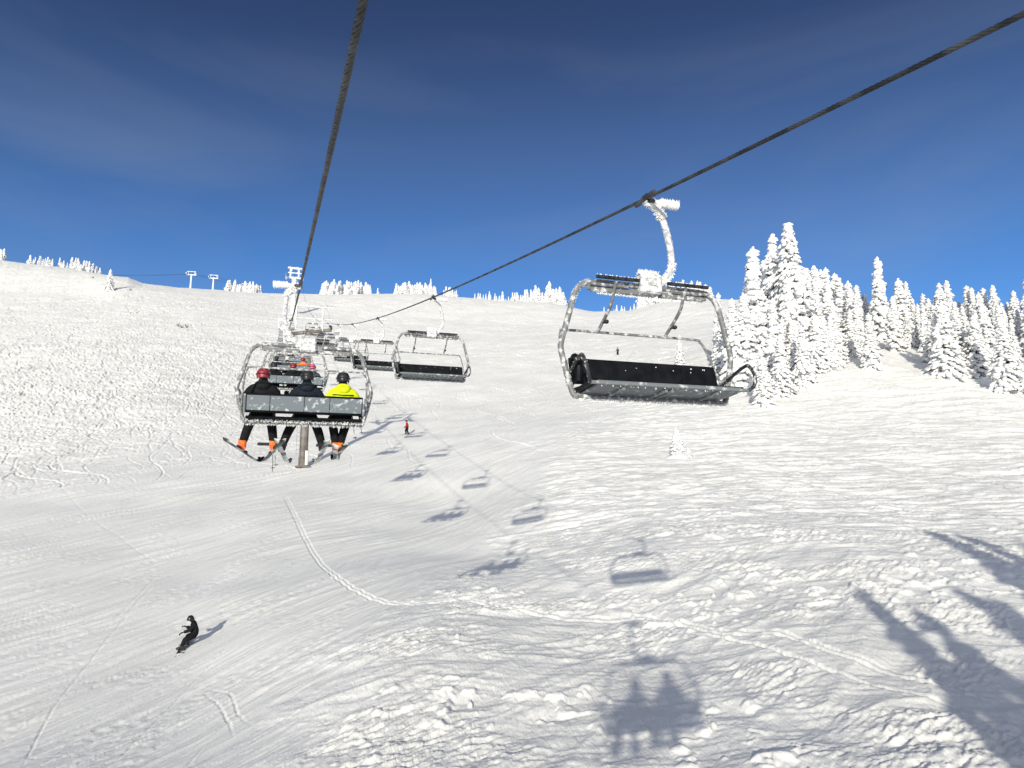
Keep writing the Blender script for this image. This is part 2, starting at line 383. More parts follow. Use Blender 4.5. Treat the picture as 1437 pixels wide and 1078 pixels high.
    for pix in ([(280, 968), (300, 985), (320, 1010), (335, 1030)], [(285, 965), (315, 972), (330, 1000), (350, 1015)],
                [(60, 660), (95, 700), (150, 745), (190, 770), (215, 790)], [(0, 660), (60, 700), (130, 720)], [(345, 965), (400, 925), (470, 870), (505, 830)],
                [(0, 910), (90, 880), (180, 850), (250, 835)], [(0, 800), (120, 760), (260, 720), (400, 680)], [(30, 1078), (80, 1000), (150, 900), (210, 820)],
                [(140, 890), (180, 850), (220, 800)], [(0, 740), (150, 715), (330, 650)], [(0, 830), (160, 800), (360, 715), (480, 680)], [(0, 880), (170, 825), (330, 760)],
                [(350, 690), (330, 640), (345, 600)], [(390, 640), (370, 680), (420, 720)], [(600, 700), (660, 660), (730, 610), (800, 560)], [(500, 690), (600, 640), (700, 600)],
                [(640, 560), (700, 640), (690, 700)], [(560, 560), (640, 590), (700, 660)], [(150, 1078), (300, 930), (450, 790), (560, 700)], [(230, 1000), (330, 930), (430, 840)]):
        groove(sm(pix, 8, .15), .038, .022, .006)
    # many turning lines on the run and the face above it
    rr = random.Random(3)
    def turns(px, py, n, lat, fwd, w, dep, head=None):
        p = at(px, py); x, y = p.x, p.y; h = head if head is not None else rr.gauss(0, .35); P = []
        ph = rr.random()*6.28; amp = lat*rr.uniform(.6, 1.3); wl = fwd*rr.uniform(.7, 1.4); ln = wl*n
        for s in np.arange(0, ln, .4):
            o = amp*math.sin(2*math.pi*s/wl+ph); P.append((x+math.sin(h)*s+math.cos(h)*o, y-math.cos(h)*s+math.sin(h)*o))
        if w > .05: P = [q for q in P if math.hypot(*q) > 66]
        if len(P) > 5: groove(P, w, dep, dep*.55)
    for _ in range(620):
        px, py = rr.uniform(-20, 420), rr.uniform(385, 625)
        turns(px, py, rr.uniform(.8, 3.2), rr.uniform(1.2, 4.5), rr.uniform(9, 22), .11 if py < 540 else .075, rr.uniform(.09, .19)*min(1, (650-py)/90+.15), rr.gauss(-.35, .55))
    for _ in range(260):
        px, py = rr.uniform(420, 1000), rr.uniform(425, 560)
        turns(px, py, rr.uniform(.5, 2.5), rr.uniform(1, 3), rr.uniform(9, 18), .13, rr.uniform(.05, .12), rr.gauss(0, .6))
    for _ in range(260):
        px, py = rr.uniform(-20, 780), rr.uniform(560, 1070)
        if px > 330+(1078-py)*1.25: continue
        turns(px, py, rr.uniform(.3, .9), rr.uniform(1, 2.2), rr.uniform(10, 24), .04, rr.uniform(.012, .03), rr.gauss(-.95, .22))
    def blur(a):
        for ax in (0, 1): a = .25*np.roll(a, 1, ax)+.5*a+.25*np.roll(a, -1, ax)
        return a
    TR = blur(TR)*(1-far)+TR*far; BM = blur(BM)*(1-far)+BM*far
    soft = np.clip((-TR+BM)/.03, 0, 1)*.55*off*(1-chop)
    D = D-(crust*(1-.55*mixd)*off)*soft+(TR+BM)*(1.15+.65*chop+.3*far)
    Z = Z+D*sstep(3, 9, R_)
    v = np.stack([X, Y, Z], -1).reshape(-1, 3)
    ctr = len(v); v = np.vstack([v, [[0, 0, -6.7]]])
    i = np.arange(na-1); j = np.arange(nr-1); I, J = np.meshgrid(i, j)
    q = np.stack([J*na+I, (J+1)*na+I, (J+1)*na+I+1, J*na+I+1], -1).reshape(-1, 4)[:, ::-1]
    tri = np.stack([i, i+1, np.full(na-1, ctr)], -1)
    me = bpy.data.meshes.new('snow_slope'); nv = len(v); nq = len(q); ntr = len(tri)
    me.vertices.add(nv); me.vertices.foreach_set('co', v.astype(np.float32).ravel())
    me.loops.add(nq*4+ntr*3); me.loops.foreach_set('vertex_index', np.r_[q.ravel(), tri[:, ::-1].ravel()].astype(np.int32))
    me.polygons.add(nq+ntr); me.polygons.foreach_set('loop_start', np.r_[np.arange(nq)*4, nq*4+np.arange(ntr)*3].astype(np.int32))
    me.polygons.foreach_set('loop_total', np.r_[np.full(nq, 4), np.full(ntr, 3)].astype(np.int32))
    me.polygons.foreach_set('use_smooth', np.ones(nq+ntr, bool))
    at_ = me.attributes.new('rough', 'FLOAT', 'POINT')
    at_.data.foreach_set('value', np.r_[(np.clip(.30+off*.9+chop*.6, 0, 1.2)).ravel(), .5].astype(np.float32))
    me.update(calc_edges=True); me.validate()
    me.materials.append(M['snow'])
    o = link('snow_slope', me); tag(o, 'wide snow slope with ski tracks and windblown crust', None, None, 'structure')
    if me.polygons[len(me.polygons)//3].normal.z < 0: me.flip_normals()
    print('ground', nv, round(time.time()-T0, 1))
build_ground()

# ------------------------------------------------------------------ the lift line
PHI = .31619
EV = np.array([-math.sin(PHI), math.cos(PHI)]); RV = np.array([math.cos(PHI), math.sin(PHI)])
HL, HR = (1.55684, .16854, .00059), (2.52084, .15622, .00071)
AL, AR = .23924, 4.25461
TT = 70.0; T3 = 235.0
def rope_z(side, t):
    h, s, c = HL if side == 'L' else HR
    if t <= TT: return h+s*t+c*t*t
    z1 = h+s*TT+c*TT*TT; z3 = T3TOP-.35
    u = (t-TT)/(T3-TT); return z1+(z3-z1)*u-16*u*(1-u)
_p3 = EV*T3+RV*(AL+AR)/2; T3G = H(_p3[0], _p3[1]); 
# top of the upper tower: the row of the frosted top in the photograph
T3TOP = T3G+13.0
def rope_pt(side, t):
    a = AL if side == 'L' else AR
    return Vector((EV[0]*t+RV[0]*a, EV[1]*t+RV[1]*a, rope_z(side, t)))
print('T3 ground', T3G)
def make_rope(side, label):
    # near: twisted six-strand section; far: plain
    V = []; Fc = []; n = 24
    ts = list(np.arange(-8, 24, .0125)); P = [rope_pt(side, t) for t in ts]
    RR = .0215; mb = MB()
    up0 = Vector((0, 0, 1))
    for i, p in enumerate(P):
        tg = (P[min(i+1, len(P)-1)]-P[max(i-1, 0)]).normalized(); w = tg.cross(up0).normalized(); u = w.cross(tg)
        tw = ts[i]/.34*2*math.pi
        for j in range(n):
            a = 2*math.pi*j/n; r_ = RR*(1-.42*(1-abs(math.cos(3*(a-tw))))**1.3)
            V.append(p+(u*math.cos(a)+w*math.sin(a))*r_)
    for i in range(len(P)-1):
        for j in range(n): Fc.append((i*n+j, i*n+(j+1) % n, (i+1)*n+(j+1) % n, (i+1)*n+j))
    mb.add(V, Fc)
    mb.tube([rope_pt(side, t) for t in np.r_[np.arange(24, 70, 1.0), np.arange(70, T3+20, 3)]], .023, 8)
    o = mb.build('haul_rope', 'cable', None, True, sharp=0)
    tag(o, label, 'steel rope', 'two haul ropes of the chairlift')
make_rope('L', 'dark twisted steel rope running overhead down to the occupied chair and tower')
make_rope('R', 'dark twisted steel rope from upper right corner carrying the empty chairs')

# ------------------------------------------------------------------ chair
def frame_side(s):
    return [(s*x, y, z) for x, y, z in ((.14, 0, -1.16), (.70, 0, -1.16), (.88, 0, -1.20), (.98, 0, -1.31), (1.04, .0, -1.50), (1.10, -.01, -1.72), (1.16, -.02, -1.93), (1.155, -.02, -2.05), (1.09, .0, -2.34), (1.03, .02, -2.54), (.98, .05, -2.57))]
ARM0 = smooth_path([(0, 0, -.02), (-.10, 0, -.06), (-.22, 0, -.20), (-.30, 0, -.45), (-.345, 0, -.72), (-.33, 0, -.92), (-.22, 0, -1.07), (-.06, 0, -1.13), (.02, 0, -1.14)], 5)
def ring_rect(mb, cx, z0, z1, y0, y1, hx, m): pass
SHL = .18
def make_chair(lowered):
    rn = random.Random(11+lowered)
    root = empty('chairlift_chair', (0, 0, 0))
    g = MB(); g.tube([(0, -.24, 0), (0, -.17, .0), (0, .17, 0), (0, .24, 0)], [.025, .034, .034, .025], 10); g.box((-.06, 0, -.03), (.11, .14, .06), bev=.02)
    g.tube([(0, -.10, .02), (0, -.05, .040), (0, .05, .040), (0, .10, .02)], .018, 8)
    g.build('grip', 'cable', root)
    cy = MB(); cy.tube([(-.14, 0, -.03), (-.24, 0, -.03), (-.46, 0, -.035), (-.48, 0, -.035)], [.03, .055, .055, .035], 12)
    cy.rime([(-.22, 0, -.03), (-.48, 0, -.03)], .05, 320, .022, rn=rn); cy.build('spring_cylinder', 'rime', root)
    ARM = ARM0
    if lowered:
        ARM = [p+Vector((SHL*min(1, max(0, (-p.z-.2)/.9)), 0, 0)) for p in ARM0]
    a = MB(); a.tube(ARM, .042, 12)
    arm = a.build('hanger_arm', 'frost_metal', root)
    rm = MB(); rm.rime(ARM, .038, 520, .014, .1, rn=rn); rm.rime(ARM[:12], .045, 500, .030, .5, rn=rn); rm.rime(ARM[22:], .040, 420, .026, .5, rn=rn); rm.build('rime', 'rime', arm)
    b = MB(); b.box((0, 0, -1.14), (.29, .24, .25), bev=.025); b.tube([(0, -.14, -1.14), (0, .14, -1.14)], .035, 12)
    bx = b.build('hanger_box', 'frost_metal', root)
    rm = MB(); rm.rime([(-.13, 0, -1.05), (.13, 0, -1.05)], .10, 260, .016, .8, rn=rn); rm.build('rime', 'rime', bx)
    f = MB()
    for s in (-1, 1): f.tube(smooth_path(frame_side(s), 5), .036, 12)
    f.tube([(-.98, .05, -2.57), (.98, .05, -2.57)], .026, 10)
    fr = f.build('frame', 'metal', root)
    rm = MB()
    for s in (-1, 1):
        pth = smooth_path(frame_side(s), 5); rm.rime(pth, .033, 120, .007, .2, rn=rn); rm.rime(pth[6:20], .034, 320, .012, .4, rn=rn); rm.rime(pth[38:], .028, 90, .02, -.5, rn=rn)
    rm.rime([(-1, .04, -2.58), (1, .04, -2.58)], .03, 380, .020, -.9, rn=rn)
    rm.build('rime', 'rime', fr)
    tb = MB(); tb.box((-.46, 0, -1.245), (.64, .05, .075), bev=.012); tb.box((.46, 0, -1.245), (.64, .05, .075), bev=.012)
    for s in (-1, 1): tb.box((s*.80, 0, -1.215), (.05, .045, .10), bev=.01)
    t_ = tb.build('cross_beam', 'metal', root)
    rm = MB(); rm.rime([(-.7, 0, -1.28), (.7, 0, -1.28)], .02, 350, .014, -1.5, rn=rn); rm.build('rime', 'rime', t_)
    rl = MB()
    rp = smooth_path([(-1.07, -.12, -2.30), (-1.06, -.24, -2.08), (-1.03, -.38, -1.80), (-.99, -.43, -1.70), (-.90, -.45, -1.665), (0, -.45, -1.665), (.90, -.45, -1.665), (.99, -.43, -1.70), (1.03, -.38, -1.80), (1.06, -.24, -2.08), (1.07, -.12, -2.30)], 5)
    rl.tube(rp, .017, 8); rl.build('rear_rail', 'metal', root)
    # seat
    prof = [(-.10, -2.48), (-.06, -2.46), (.10, -2.465), (.30, -2.45), (.41, -2.425), (.455, -2.43), (.47, -2.455), (.44, -2.48), (.2, -2.50), (-.08, -2.52)]
    st = MB(); xs = (-1.0, -.985, .985, 1.0); V = []
    for x in xs:
        k = .9 if abs(x) > .99 else 1
        V += [(x, y*k+.18*(1-k), z*1.0-(0 if k == 1 else -.0) if k == 1 else -2.47+(z+2.47)*.75) for y, z in prof]
    n = len(prof); Fc = [(i*n+j, i*n+(j+1) % n, (i+1)*n+(j+1) % n, (i+1)*n+j) for i in range(3) for j in range(n)]
    Fc += [tuple(range(n-1, -1, -1)), tuple(3*n+j for j in range(n))]; st.add(V, Fc)
    se = st.build('seat', 'black', root)
    pn_ = MB()
    pp = [(.485, -2.445), (.50, -2.465), (.48, -2.50), (.25, -2.525), (-.02, -2.54), (-.02, -2.525), (.2, -2.505), (.44, -2.485), (.475, -2.46)]
    V = []; 
    for x in (-.93, .93): V += [(x, y, z) for y, z in pp]
    n = len(pp); pn_.add(V, [(j, (j+1) % n, n+(j+1) % n, n+j) for j in range(n)]+[tuple(range(n-1, -1, -1)), tuple(n+j for j in range(n))])
    pn_.tube([(-1.02, .49, -2.475), (1.02, .49, -2.475)], .022, 10)
    for x in (-.62, -.02, .06, .60):
        pn_.box((x, .21, -2.54), (.035, .50, .03), rot=Matrix.Rotation(R(3), 3, 'X'))
    pan = pn_.build('seat_pan', 'pan', se)
    rm = MB(); rm.rime([(-1, -.05, -2.54), (1, -.05, -2.54)], .02, 380, .022, -.5, rn=rn); rm.rime([(-1, .48, -2.49), (1, .48, -2.49)], .02, 90, .012, rn=rn); rm.build('rime', 'rime', pan)
    # backrest
    bk = MB(); pf = [(-.115, -2.40), (-.075, -2.41), (-.10, -2.26), (-.155, -2.09), (-.18, -2.075), (-.20, -2.09), (-.16, -2.25)]
    V = []
    for x in (-1.0, 1.0): V += [(x, y, z) for y, z in pf]
    n = len(pf); bk.add(V, [(j, (j+1) % n, n+(j+1) % n, n+j) for j in range(n)]+[tuple(range(n-1, -1, -1)), tuple(n+j for j in range(n))])
    for x in (-.5, 0, .5): bk.tube([(x, -.108, -2.38), (x, -.078, -2.27), (x, -.128, -2.12)], .004, 5)
    br = bk.build('backrest', 'black', root)
    fl = MB()
    for _ in range(9):
        u_ = rn.random(); fl.ball((rn.uniform(-.95, .95), -.088-.06*u_, -2.22+.12*u_), (rn.uniform(.005, .014), .006, rn.uniform(.004, .012)), n=6)
    fl.build('frost_flecks', 'rime', br)
    pb = MB(); R_t = Matrix.Rotation(R(14), 3, 'X')
    xs = (-.99, -.60, -.02, .42, .99)
    for x0, x1 in zip(xs[:-1], xs[1:]): pb.box(((x0+x1)/2, -.190, -2.245), (x1-x0-.008, .018, .265), rot=R_t, bev=.006)
    for x in (-1.02, 1.02): pb.tube([(x, -.155, -2.42), (x, -.22, -2.10)], .022, 8)
    pb.build('back_panel', 'panel', br)
    for s in (-1, 1):
        ar = MB(); P = smooth_path([(s*1.04, -.12, -2.40), (s*1.05, -.08, -2.34), (s*1.08, .20, -2.21), (s*1.09, .36, -2.16), (s*1.09, .44, -2.17), (s*1.09, .54, -2.30), (s*1.07, .55, -2.42), (s*1.03, .49, -2.475)], 5)
        ar.tube(P, .022, 10); ao = ar.build('armrest', 'dark_metal', root)
        if s > 0:
            sp = MB(); sp.tube(smooth_path([(1.0, -.10, -2.16), (1.01, .02, -2.10), (1.01, .14, -2.18), (1.0, .12, -2.40)], 4), [.04]*13, 8)
            sp.box((1.0, .02, -2.29), (.04, .22, .24), rot=Matrix.Rotation(R(14), 3, 'X'), bev=.015); sp.build('side_pad', 'black', ao)
        rm = MB(); rm.rime(P, .02, 90, .010, .4, rn=rn); rm.build('rime', 'rime', ao)
    # restraint / footrests
    for s in (-1, 1):
        ft = MB(); fb = MB()
        if lowered:
            x = s*.52
            ft.tube(smooth_path([(x, .42, -2.12), (x, .56, -2.28), (x, .60, -2.50), (x, .58, -2.90)], 5), .021, 8)
            fb.tube([(x-.27, .58, -2.91), (x+.25, .58, -2.91)], .028, 8)
            ft.tube([(x, .42, -2.12), (x*.2, .42, -2.10)], .018, 8)
            ft.tube(smooth_path([(x, .42, -2.12), (s*.95, .42, -2.10), (s*1.09, .30, -2.06), (s*1.13, -.02, -2.0)], 4), .018, 8)
        else:
            x = s*.48; pg = MB()
            ft.tube(smooth_path([(x, .10, -1.15), (x, .03, -1.25), (x, -.08, -1.42), (x, -.45, -1.655)], 5), .021, 8)
            pg.tube([(x, -.32, -1.575), (x+.0, -.22, -1.585)], .014, 6); pg.ball((x, -.20, -1.585), (.034, .034, .028))
            pg.build('peg', 'rubber', root)
            fb.tube([(x-.30, .12, -1.125), (x+.27, .12, -1.125)], .024, 8)
        fo = ft.build('footrest', 'metal', root); fbo = fb.build('foot_bar', 'rubber', fo)
        if not lowered:
            rm = MB(); rm.rime([(x-.30, .12, -1.118), (x+.27, .12, -1.118)], .018, 70, .012, 2, rn=rn); rm.build('rime', 'rime', fbo)
    if not lowered:
        for s in (-1, 1):
            k = MB(); k.tube([(s*.30, .055, -1.20), (s*.80, .055, -1.20)], .02, 8); k.build('beam_tube', 'metal', root)
    if lowered:
        for ch in root.children:
            if ch.name.split('.')[0] not in ('grip', 'spring_cylinder', 'hanger_arm'): ch.location.x = SHL
    return root
HEAD = PHI                                  # rotation so that +y points up the line
ch_up = make_chair(1); ch_dn = make_chair(0)
SPC = 13.3
up_t = [0, 13.3, 26.6, 39.9, 53.2, 66.5, 82, 95.3, 108.6, 122]
upl = {0: 'chair carrying the camera, seen only as the lowest chair shadow on the snow',
       13.3: 'nearest occupied chair, grey back panel, three riders and lowered footrests',
       26.6: 'occupied chair directly beyond the nearest riders, framed inside their chair',
       39.9: 'third occupied chair ahead, with an orange jacket just left of the tower pole'}
dn_t = [7.586+SPC*k for k in range(5)]+[75.5, 88.8, 102, 115.4]
dnl = ['largest empty chair on the right, rime on its hanger, black seat against the forest',
       'medium empty chair hanging left of centre below the skyline trees',
       'third empty chair down the rope, just left of the medium empty chair',
       'fourth empty chair in the row, its black seat seen beside the near riders frame',
       'small distant empty chair at the rope level of the tower head']
LCH = {}
for k, t in enumerate(up_t):
    o = ch_up if k == 0 else copy_tree(ch_up)
    o.location = rope_pt('L', t); o.rotation_euler = (0, 0, PHI)
    LCH[t] = o
    tag(o, upl.get(t, 'tiny far chair on the uphill rope near or beyond the tower'), 'chairlift chair', 'chairs riding uphill on the left rope')
for k, t in enumerate(dn_t):
    o = ch_dn if k == 0 else copy_tree(ch_dn)
    o.location = rope_pt('R', t); o.rotation_euler = (0, 0, PHI+math.pi)
    tag(o, dnl[k] if k < 5 else 'tiny far empty chair beyond the tower on the right-hand rope', 'chairlift chair', 'empty chairs coming down on the right rope')

# ------------------------------------------------------------------ people
def skin_mesh(name, J, E, rad, mats, subdiv=2, flat=None):
    me = bpy.data.meshes.new(name); me.from_pydata([tuple(p) for p in J], [], [e[:2] for e in E])
    o = bpy.data.objects.new(name, me); COL.objects.link(o)
    md = o.modifiers.new('s', 'SKIN'); md.use_smooth_shade = True
    for i, sv in enumerate(me.skin_vertices[0].data):
        r_ = rad[i]; sv.radius = r_ if isinstance(r_, tuple) else (r_, r_); sv.use_root = (i == 0)
    ms = o.modifiers.new('u', 'SUBSURF'); ms.levels = subdiv; ms.render_levels = subdiv
    dg = bpy.context.evaluated_depsgraph_get(); dg.update()
    nm = bpy.data.meshes.new_from_object(o.evaluated_get(dg)); bpy.data.objects.remove(o)
    nm.materials.clear()
    for k in mats: nm.materials.append(M[k])
    Jv = [Vector(p) for p in J]
    for p in nm.polygons:
        c = p.center; best = 1e9; mi = 0
        for a, b, m in E:
            d = Jv[b]-Jv[a]; t = max(0, min(1, (c-Jv[a]).dot(d)/max(d.length_squared, 1e-9))); q = (c-(Jv[a]+d*t)).length-.4*min(rad[a] if not isinstance(rad[a], tuple) else rad[a][0], .1)
            if q < best: best = q; mi = m
        p.material_index = mi; p.use_smooth = True
    nm.name = name
    return nm
def glove(parent, wrist, dirv, side, mat='glove'):
    d = Vector(dirv).normalized(); w = Vector(wrist); o_ = d.cross(Vector((0, 0, 1)))
    o_ = o_.normalized() if o_.length > .1 else Vector((1, 0, 0)); n_ = o_.cross(d).normalized()
    mb = MB(); rot = Matrix((o_, d, n_)).transposed()
    mb.ball(w+d*.055, (.045, .065, .028), rot=rot, n=10)
    for i, (off, ln) in enumerate(((-.034, .075), (-.012, .088), (.012, .083), (.034, .065))):
        a = w+d*.09+o_*off; mb.tube([a, a+d*ln*.5-n_*.012, a+d*ln*.8-n_*.04, a+d*ln*.8-n_*.07], [.014, .014, .0125, .010], 7)
    a = w+d*.035+o_*(-.04*side); mb.tube([a, a+o_*(-.03*side)+d*.03, a+o_*(-.035*side)+d*.065-n_*.02], [.015, .014, .011], 7)
    mb.build('glove', mat, parent)
def helmet(parent, c, yaw_pt, mat, goggles=True):
    c = Vector(c); fwd = Vector(yaw_pt).normalized()
    rt = fwd.cross(Vector((0, 0, 1))).normalized(); u_ = rt.cross(fwd); rot = Matrix((rt, fwd, u_)).transposed()
    mb = MB(); n = 16; V = []; Fc = []
    rings = [(-.075, .112, .128), (-.02, .120, .138), (.04, .118, .134), (.09, .095, .108), (.122, .055, .065), (.135, .0, .0)]
    for z, rx, ry in rings[:-1]:
        for j in range(n):
            a = 2*math.pi*j/n; fy = math.sin(a)
            zz = z+(.07 if (z < -.05 and fy > .45) else 0)
            V.append((rx*math.cos(a), ry*fy-.008, zz))
    V.append((0, 0, .135))
    for i in range(4):
        for j in range(n): Fc.append((i*n+j, i*n+(j+1) % n, (i+1)*n+(j+1) % n, (i+1)*n+j))
    for j in range(n): Fc.append((4*n+j, 4*n+(j+1) % n, 5*n))
    mb.add([rot @ Vector(v)+c for v in V], Fc)
    for k in (-.05, 0, .05): mb.tube([rot @ Vector((k, .07, .125))+c, rot @ Vector((k, -.07, .128))+c], .008, 6)
    h = mb.build('helmet', mat, parent)
    if goggles:
        gm = MB(); gm.tube([rot @ Vector((.128*math.cos(a), .140*math.sin(a)-.008, .0))+c for a in np.linspace(0, 2*math.pi, 20)[:-1]], .011, 6, closed=True)
        gm.ball(c+rot @ Vector((0, .108, -.015)), (.075, .032, .038), rot=rot, n=10); gm.build('goggles', 'lens', parent)
# head shape: skin tubes for neck and skull plus nose, brow and chin bumps
def head_extra(parent, c, fwd, mat='skin'):
    c = Vector(c); fwd = Vector(fwd).normalized(); rt = fwd.cross(Vector((0, 0, 1))).normalized()
def torso_joints(): pass
def boot(parent, ankle, d, mat):
    a = Vector(ankle); d = Vector(d).normalized()
    mb = MB(); mb.tube([a+Vector((0, 0, .11))-d*.02, a+Vector((0, 0, .05)), a+Vector((0, 0, -.02))+d*.0, a+Vector((0, 0, -.05))+d*.02], [.075, .075, .07, .06], 10)
    mb.tube([a-d*.08+Vector((0, 0, -.05)), a-d*.03+Vector((0, 0, -.03)), a+d*.08+Vector((0, 0, -.035)), a+d*.18+Vector((0, 0, -.05)), a+d*.20+Vector((0, 0, -.06))], [.045, .062, .058, .045, .03], 10)
    for k in (.0, .05, .09): mb.box(a+Vector((0, 0, k))+d*.065, (.10, .02, .018))
    return mb.build('ski_boot' if 'orange' in mat or mat == 'boot_ski' else 'boot', mat, parent)
def seated(loc, rz, jac, pan, helm, bt, ls=(0, 0), rs=(0, 0), lean=0, label='', group=None, hands=True):
    root = empty('person', loc, rz)
    lx, ly = ls; rx, ry = rs
    # joints: forward +y, right +x, origin at the hips on the seat
    J = [(0, .02, .13), (0, -.01, .31), (lean*.5, 0, .48), (lean*.7, .01, .57), (lean, .03, .66), (lean, .045, .76), (lean, .04, .84),
         (.19+lean*.6, .0, .56), (.31+lean*.4, .06, .34), (.22, .30, .26), (.17, .40, .28),
         (-.19+lean*.6, .0, .56), (-.31+lean*.4, .06, .34), (-.20, .30, .24), (-.17, .40, .26),
         (.10, .10, .10), (.15, .47, .12), (.15+rx, .49+ry, -.16), (.15+rx*1.6, .50+ry*1.5, -.40),
         (-.10, .10, .10), (-.15, .47, .12), (-.15+lx, .49+ly, -.16), (-.15+lx*1.6, .50+ly*1.5, -.40), (lean, .115, .755)]
    E = [(0, 1, 0), (1, 2, 0), (2, 3, 0), (3, 4, 0), (4, 5, 2), (5, 6, 2), (3, 7, 0), (7, 8, 0), (8, 9, 0), (9, 10, 0), (3, 11, 0), (11, 12, 0), (12, 13, 0), (13, 14, 0),
         (0, 15, 1), (15, 16, 1), (16, 17, 1), (17, 18, 1), (0, 19, 1), (19, 20, 1), (20, 21, 1), (21, 22, 1), (5, 23, 2)]
    rad = [(.17, .13), (.185, .135), (.20, .14), (.16, .12), .072, .078, .085, .092, .080, .060, .04, .092, .080, .060, .04, .11, .092, .088, .075, .11, .092, .088, .075, .03]
    root_b = link('body', skin_mesh('body', J, E, rad, (jac, pan, 'jgrey')), root)
    helmet(root, (lean, .035, .82), (0, 1, 0), helm)
    hd = MB(); hd.ball((lean, -.075, .60), (.13, .07, .085), n=12); hd.tube(smooth_path([(-.13+lean, -.02, .60), (-.09+lean, -.11, .65), (lean, -.135, .67), (.09+lean, -.11, .65), (.13+lean, -.02, .60)], 4), .028, 8)
    hd.build('hood', jac, root)
    sm_ = MB(); sm_.tube([(-.19, -.10, .50), (0, -.145, .49), (.19, -.10, .50)], .008, 5); sm_.tube([(-.17, -.10, .16), (0, -.13, .15), (.17, -.10, .16)], .012, 5); sm_.build('jacket_seam', 'jgrey' if jac != 'jyellow' else 'jblack', root) if jac == 'jyellow' else None
    if hands:
        glove(root, J[10], (-.05, .3, .02), 1); glove(root, J[14], (.05, .3, .02), -1)
    boot(root, Vector(J[18])+Vector((0, 0, -.03)), (rx*.8+.06, 1, 0), bt); boot(root, Vector(J[22])+Vector((0, 0, -.03)), (lx*.8-.06, 1, 0), bt)
    tag(root, label, 'person', group)
    return root, Vector(J[18]), Vector(J[22])
def W(root, v): return Matrix.Translation(root.location) @ Matrix.Rotation(root.rotation_euler[2], 4, 'Z') @ Vector(v)
def ski_mesh(L=1.65, w=.045, mat='ski'):
    mb = MB(); n = 22; V = []
    for i in range(n+1):
        t = i/n; y = (t-.45)*L; z = .0
        if t > .86: z = ((t-.86)/.14)**2*.14
        if t < .06: z = ((.06-t)/.06)**2*.03
        ww = w*(1+.35*abs(2*t-1)**1.5)*(1 if t < .93 else max(.15, (1-t)/.07)**.6)
        V += [(-ww, y, z), (ww, y, z), (ww, y, z+.014), (-ww, y, z+.014)]
    Fc = []
    for i in range(n):
        a = i*4
        for j in range(4): Fc.append((a+j, a+(j+1) % 4, a+4+(j+1) % 4, a+4+j))
    Fc += [(3, 2, 1, 0), (n*4, n*4+1, n*4+2, n*4+3)]
    mb.add(V, Fc); return mb
def place_ski(p, fwd, roll, label, mat='ski', L=1.65, group='skis hanging under the riders'):
    o = empty('ski', p)
    y = Vector(fwd).normalized(); x = y.cross(Vector((0, 0, 1))).normalized(); z = x.cross(y)
    rt = Matrix((x, y, z)).transposed() @ Matrix.Rotation(roll, 3, 'Y'); o.rotation_euler = rt.to_euler()
    ski_mesh(L).build('board', mat, o, True)
    b = MB(); b.box((0, -.02, .019), (.05, .40, .012)); b.box((0, .13, .035), (.06, .07, .04), bev=.01); b.box((0, -.17, .04), (.065, .09, .05), bev=.01); b.build('binding', 'boot_black', o)
    tag(o, label, 'ski', group); return o
def pole_at(a, b, label, group='ski poles'):
    a = Vector(a); b = Vector(b); o = empty('ski_pole', a); d = b-a
    s = MB(); s.tube([(0, 0, 0), tuple(d)], .009, 6); s.build('shaft', 'metal', o)
    g = MB(); g.tube([tuple(-d.normalized()*.02), tuple(d.normalized()*.13)], .017, 8); g.build('handle', 'rubber', o)
    k = MB(); k.tube([tuple(d*.93), tuple(d*.94)], .04, 10); k.build('basket', 'rubber', o)
    tag(o, label, 'ski pole', group)
# nearest riders. seat top in chair coordinates: z about -2.40
def on_chair(t, x, y=.06, z=-2.52):
    c = LCH[t].location; m = Matrix.Translation(c) @ Matrix.Rotation(PHI, 4, 'Z'); return m @ Vector((x+SHL, y, z))
def dir_chair(v): return Matrix.Rotation(PHI, 3, 'Z') @ Vector(v)
NG = 'riders on the nearest occupied chair'
p1, r1, l1 = seated(on_chair(13.3, -.74), PHI, 'jblack', 'pblack', 'helm_red', 'boot_orange', (-.10, .0), (.05, -.02), 0, 'rider in black jacket and red helmet at left end of the nearest occupied chair', NG)
p2, r2, l2 = seated(on_chair(13.3, .02), PHI, 'jnavy', 'pblack', 'helm_black', 'boot_black', (-.14, .02), (.12, .02), 0, 'middle rider in dark jacket and black helmet on the nearest occupied chair', NG)
p3, r3, l3 = seated(on_chair(13.3, .66), PHI, 'jyellow', 'pblack', 'helm_black', 'boot_orange', (.06, .0), (-.08, .0), 0, 'rider in fluorescent yellow jacket and black helmet on the nearest occupied chair', NG)
def ski_under(root, ank, f, roll, label, mat='ski', L=1.6):
    q = W(root, ank)+Vector((0, 0, -.135)); place_ski(q, dir_chair(f), roll, label, mat, L)
ski_under(p1, l1, (.38, .92, -.22), .3, 'dark ski slanting down to the right, lowest left under red-helmet rider', 'ski', 1.55)
ski_under(p1, r1, (-.28, .92, -.26), -.3, 'dark ski pointing down left beside the hanging ski poles', 'ski', 1.35)
ski_under(p2, l2, (.20, .9, -.32), .3, 'pale-topped ski hanging just left of the tower pole', 'ski_pale', 1.15)
ski_under(p2, r2, (-.12, .9, -.32), -.3, 'pale-topped ski hanging just right of the tower pole', 'ski_pale', 1.15)
ski_under(p3, l3, (.10, .95, -.15), .4, 'pale patterned ski under the left boot of the yellow-jacket rider', 'ski_pale', 1.2)
ski_under(p3, r3, (-.10, .95, -.18), -.2, 'dark patterned ski under the right boot of the yellow-jacket rider', 'ski', 1.2)
pole_at(on_chair(13.3, -.56, .45, -2.25), on_chair(13.3, -.50, .50, -3.42), 'ski pole hanging left of the tower, longer of the near pair')
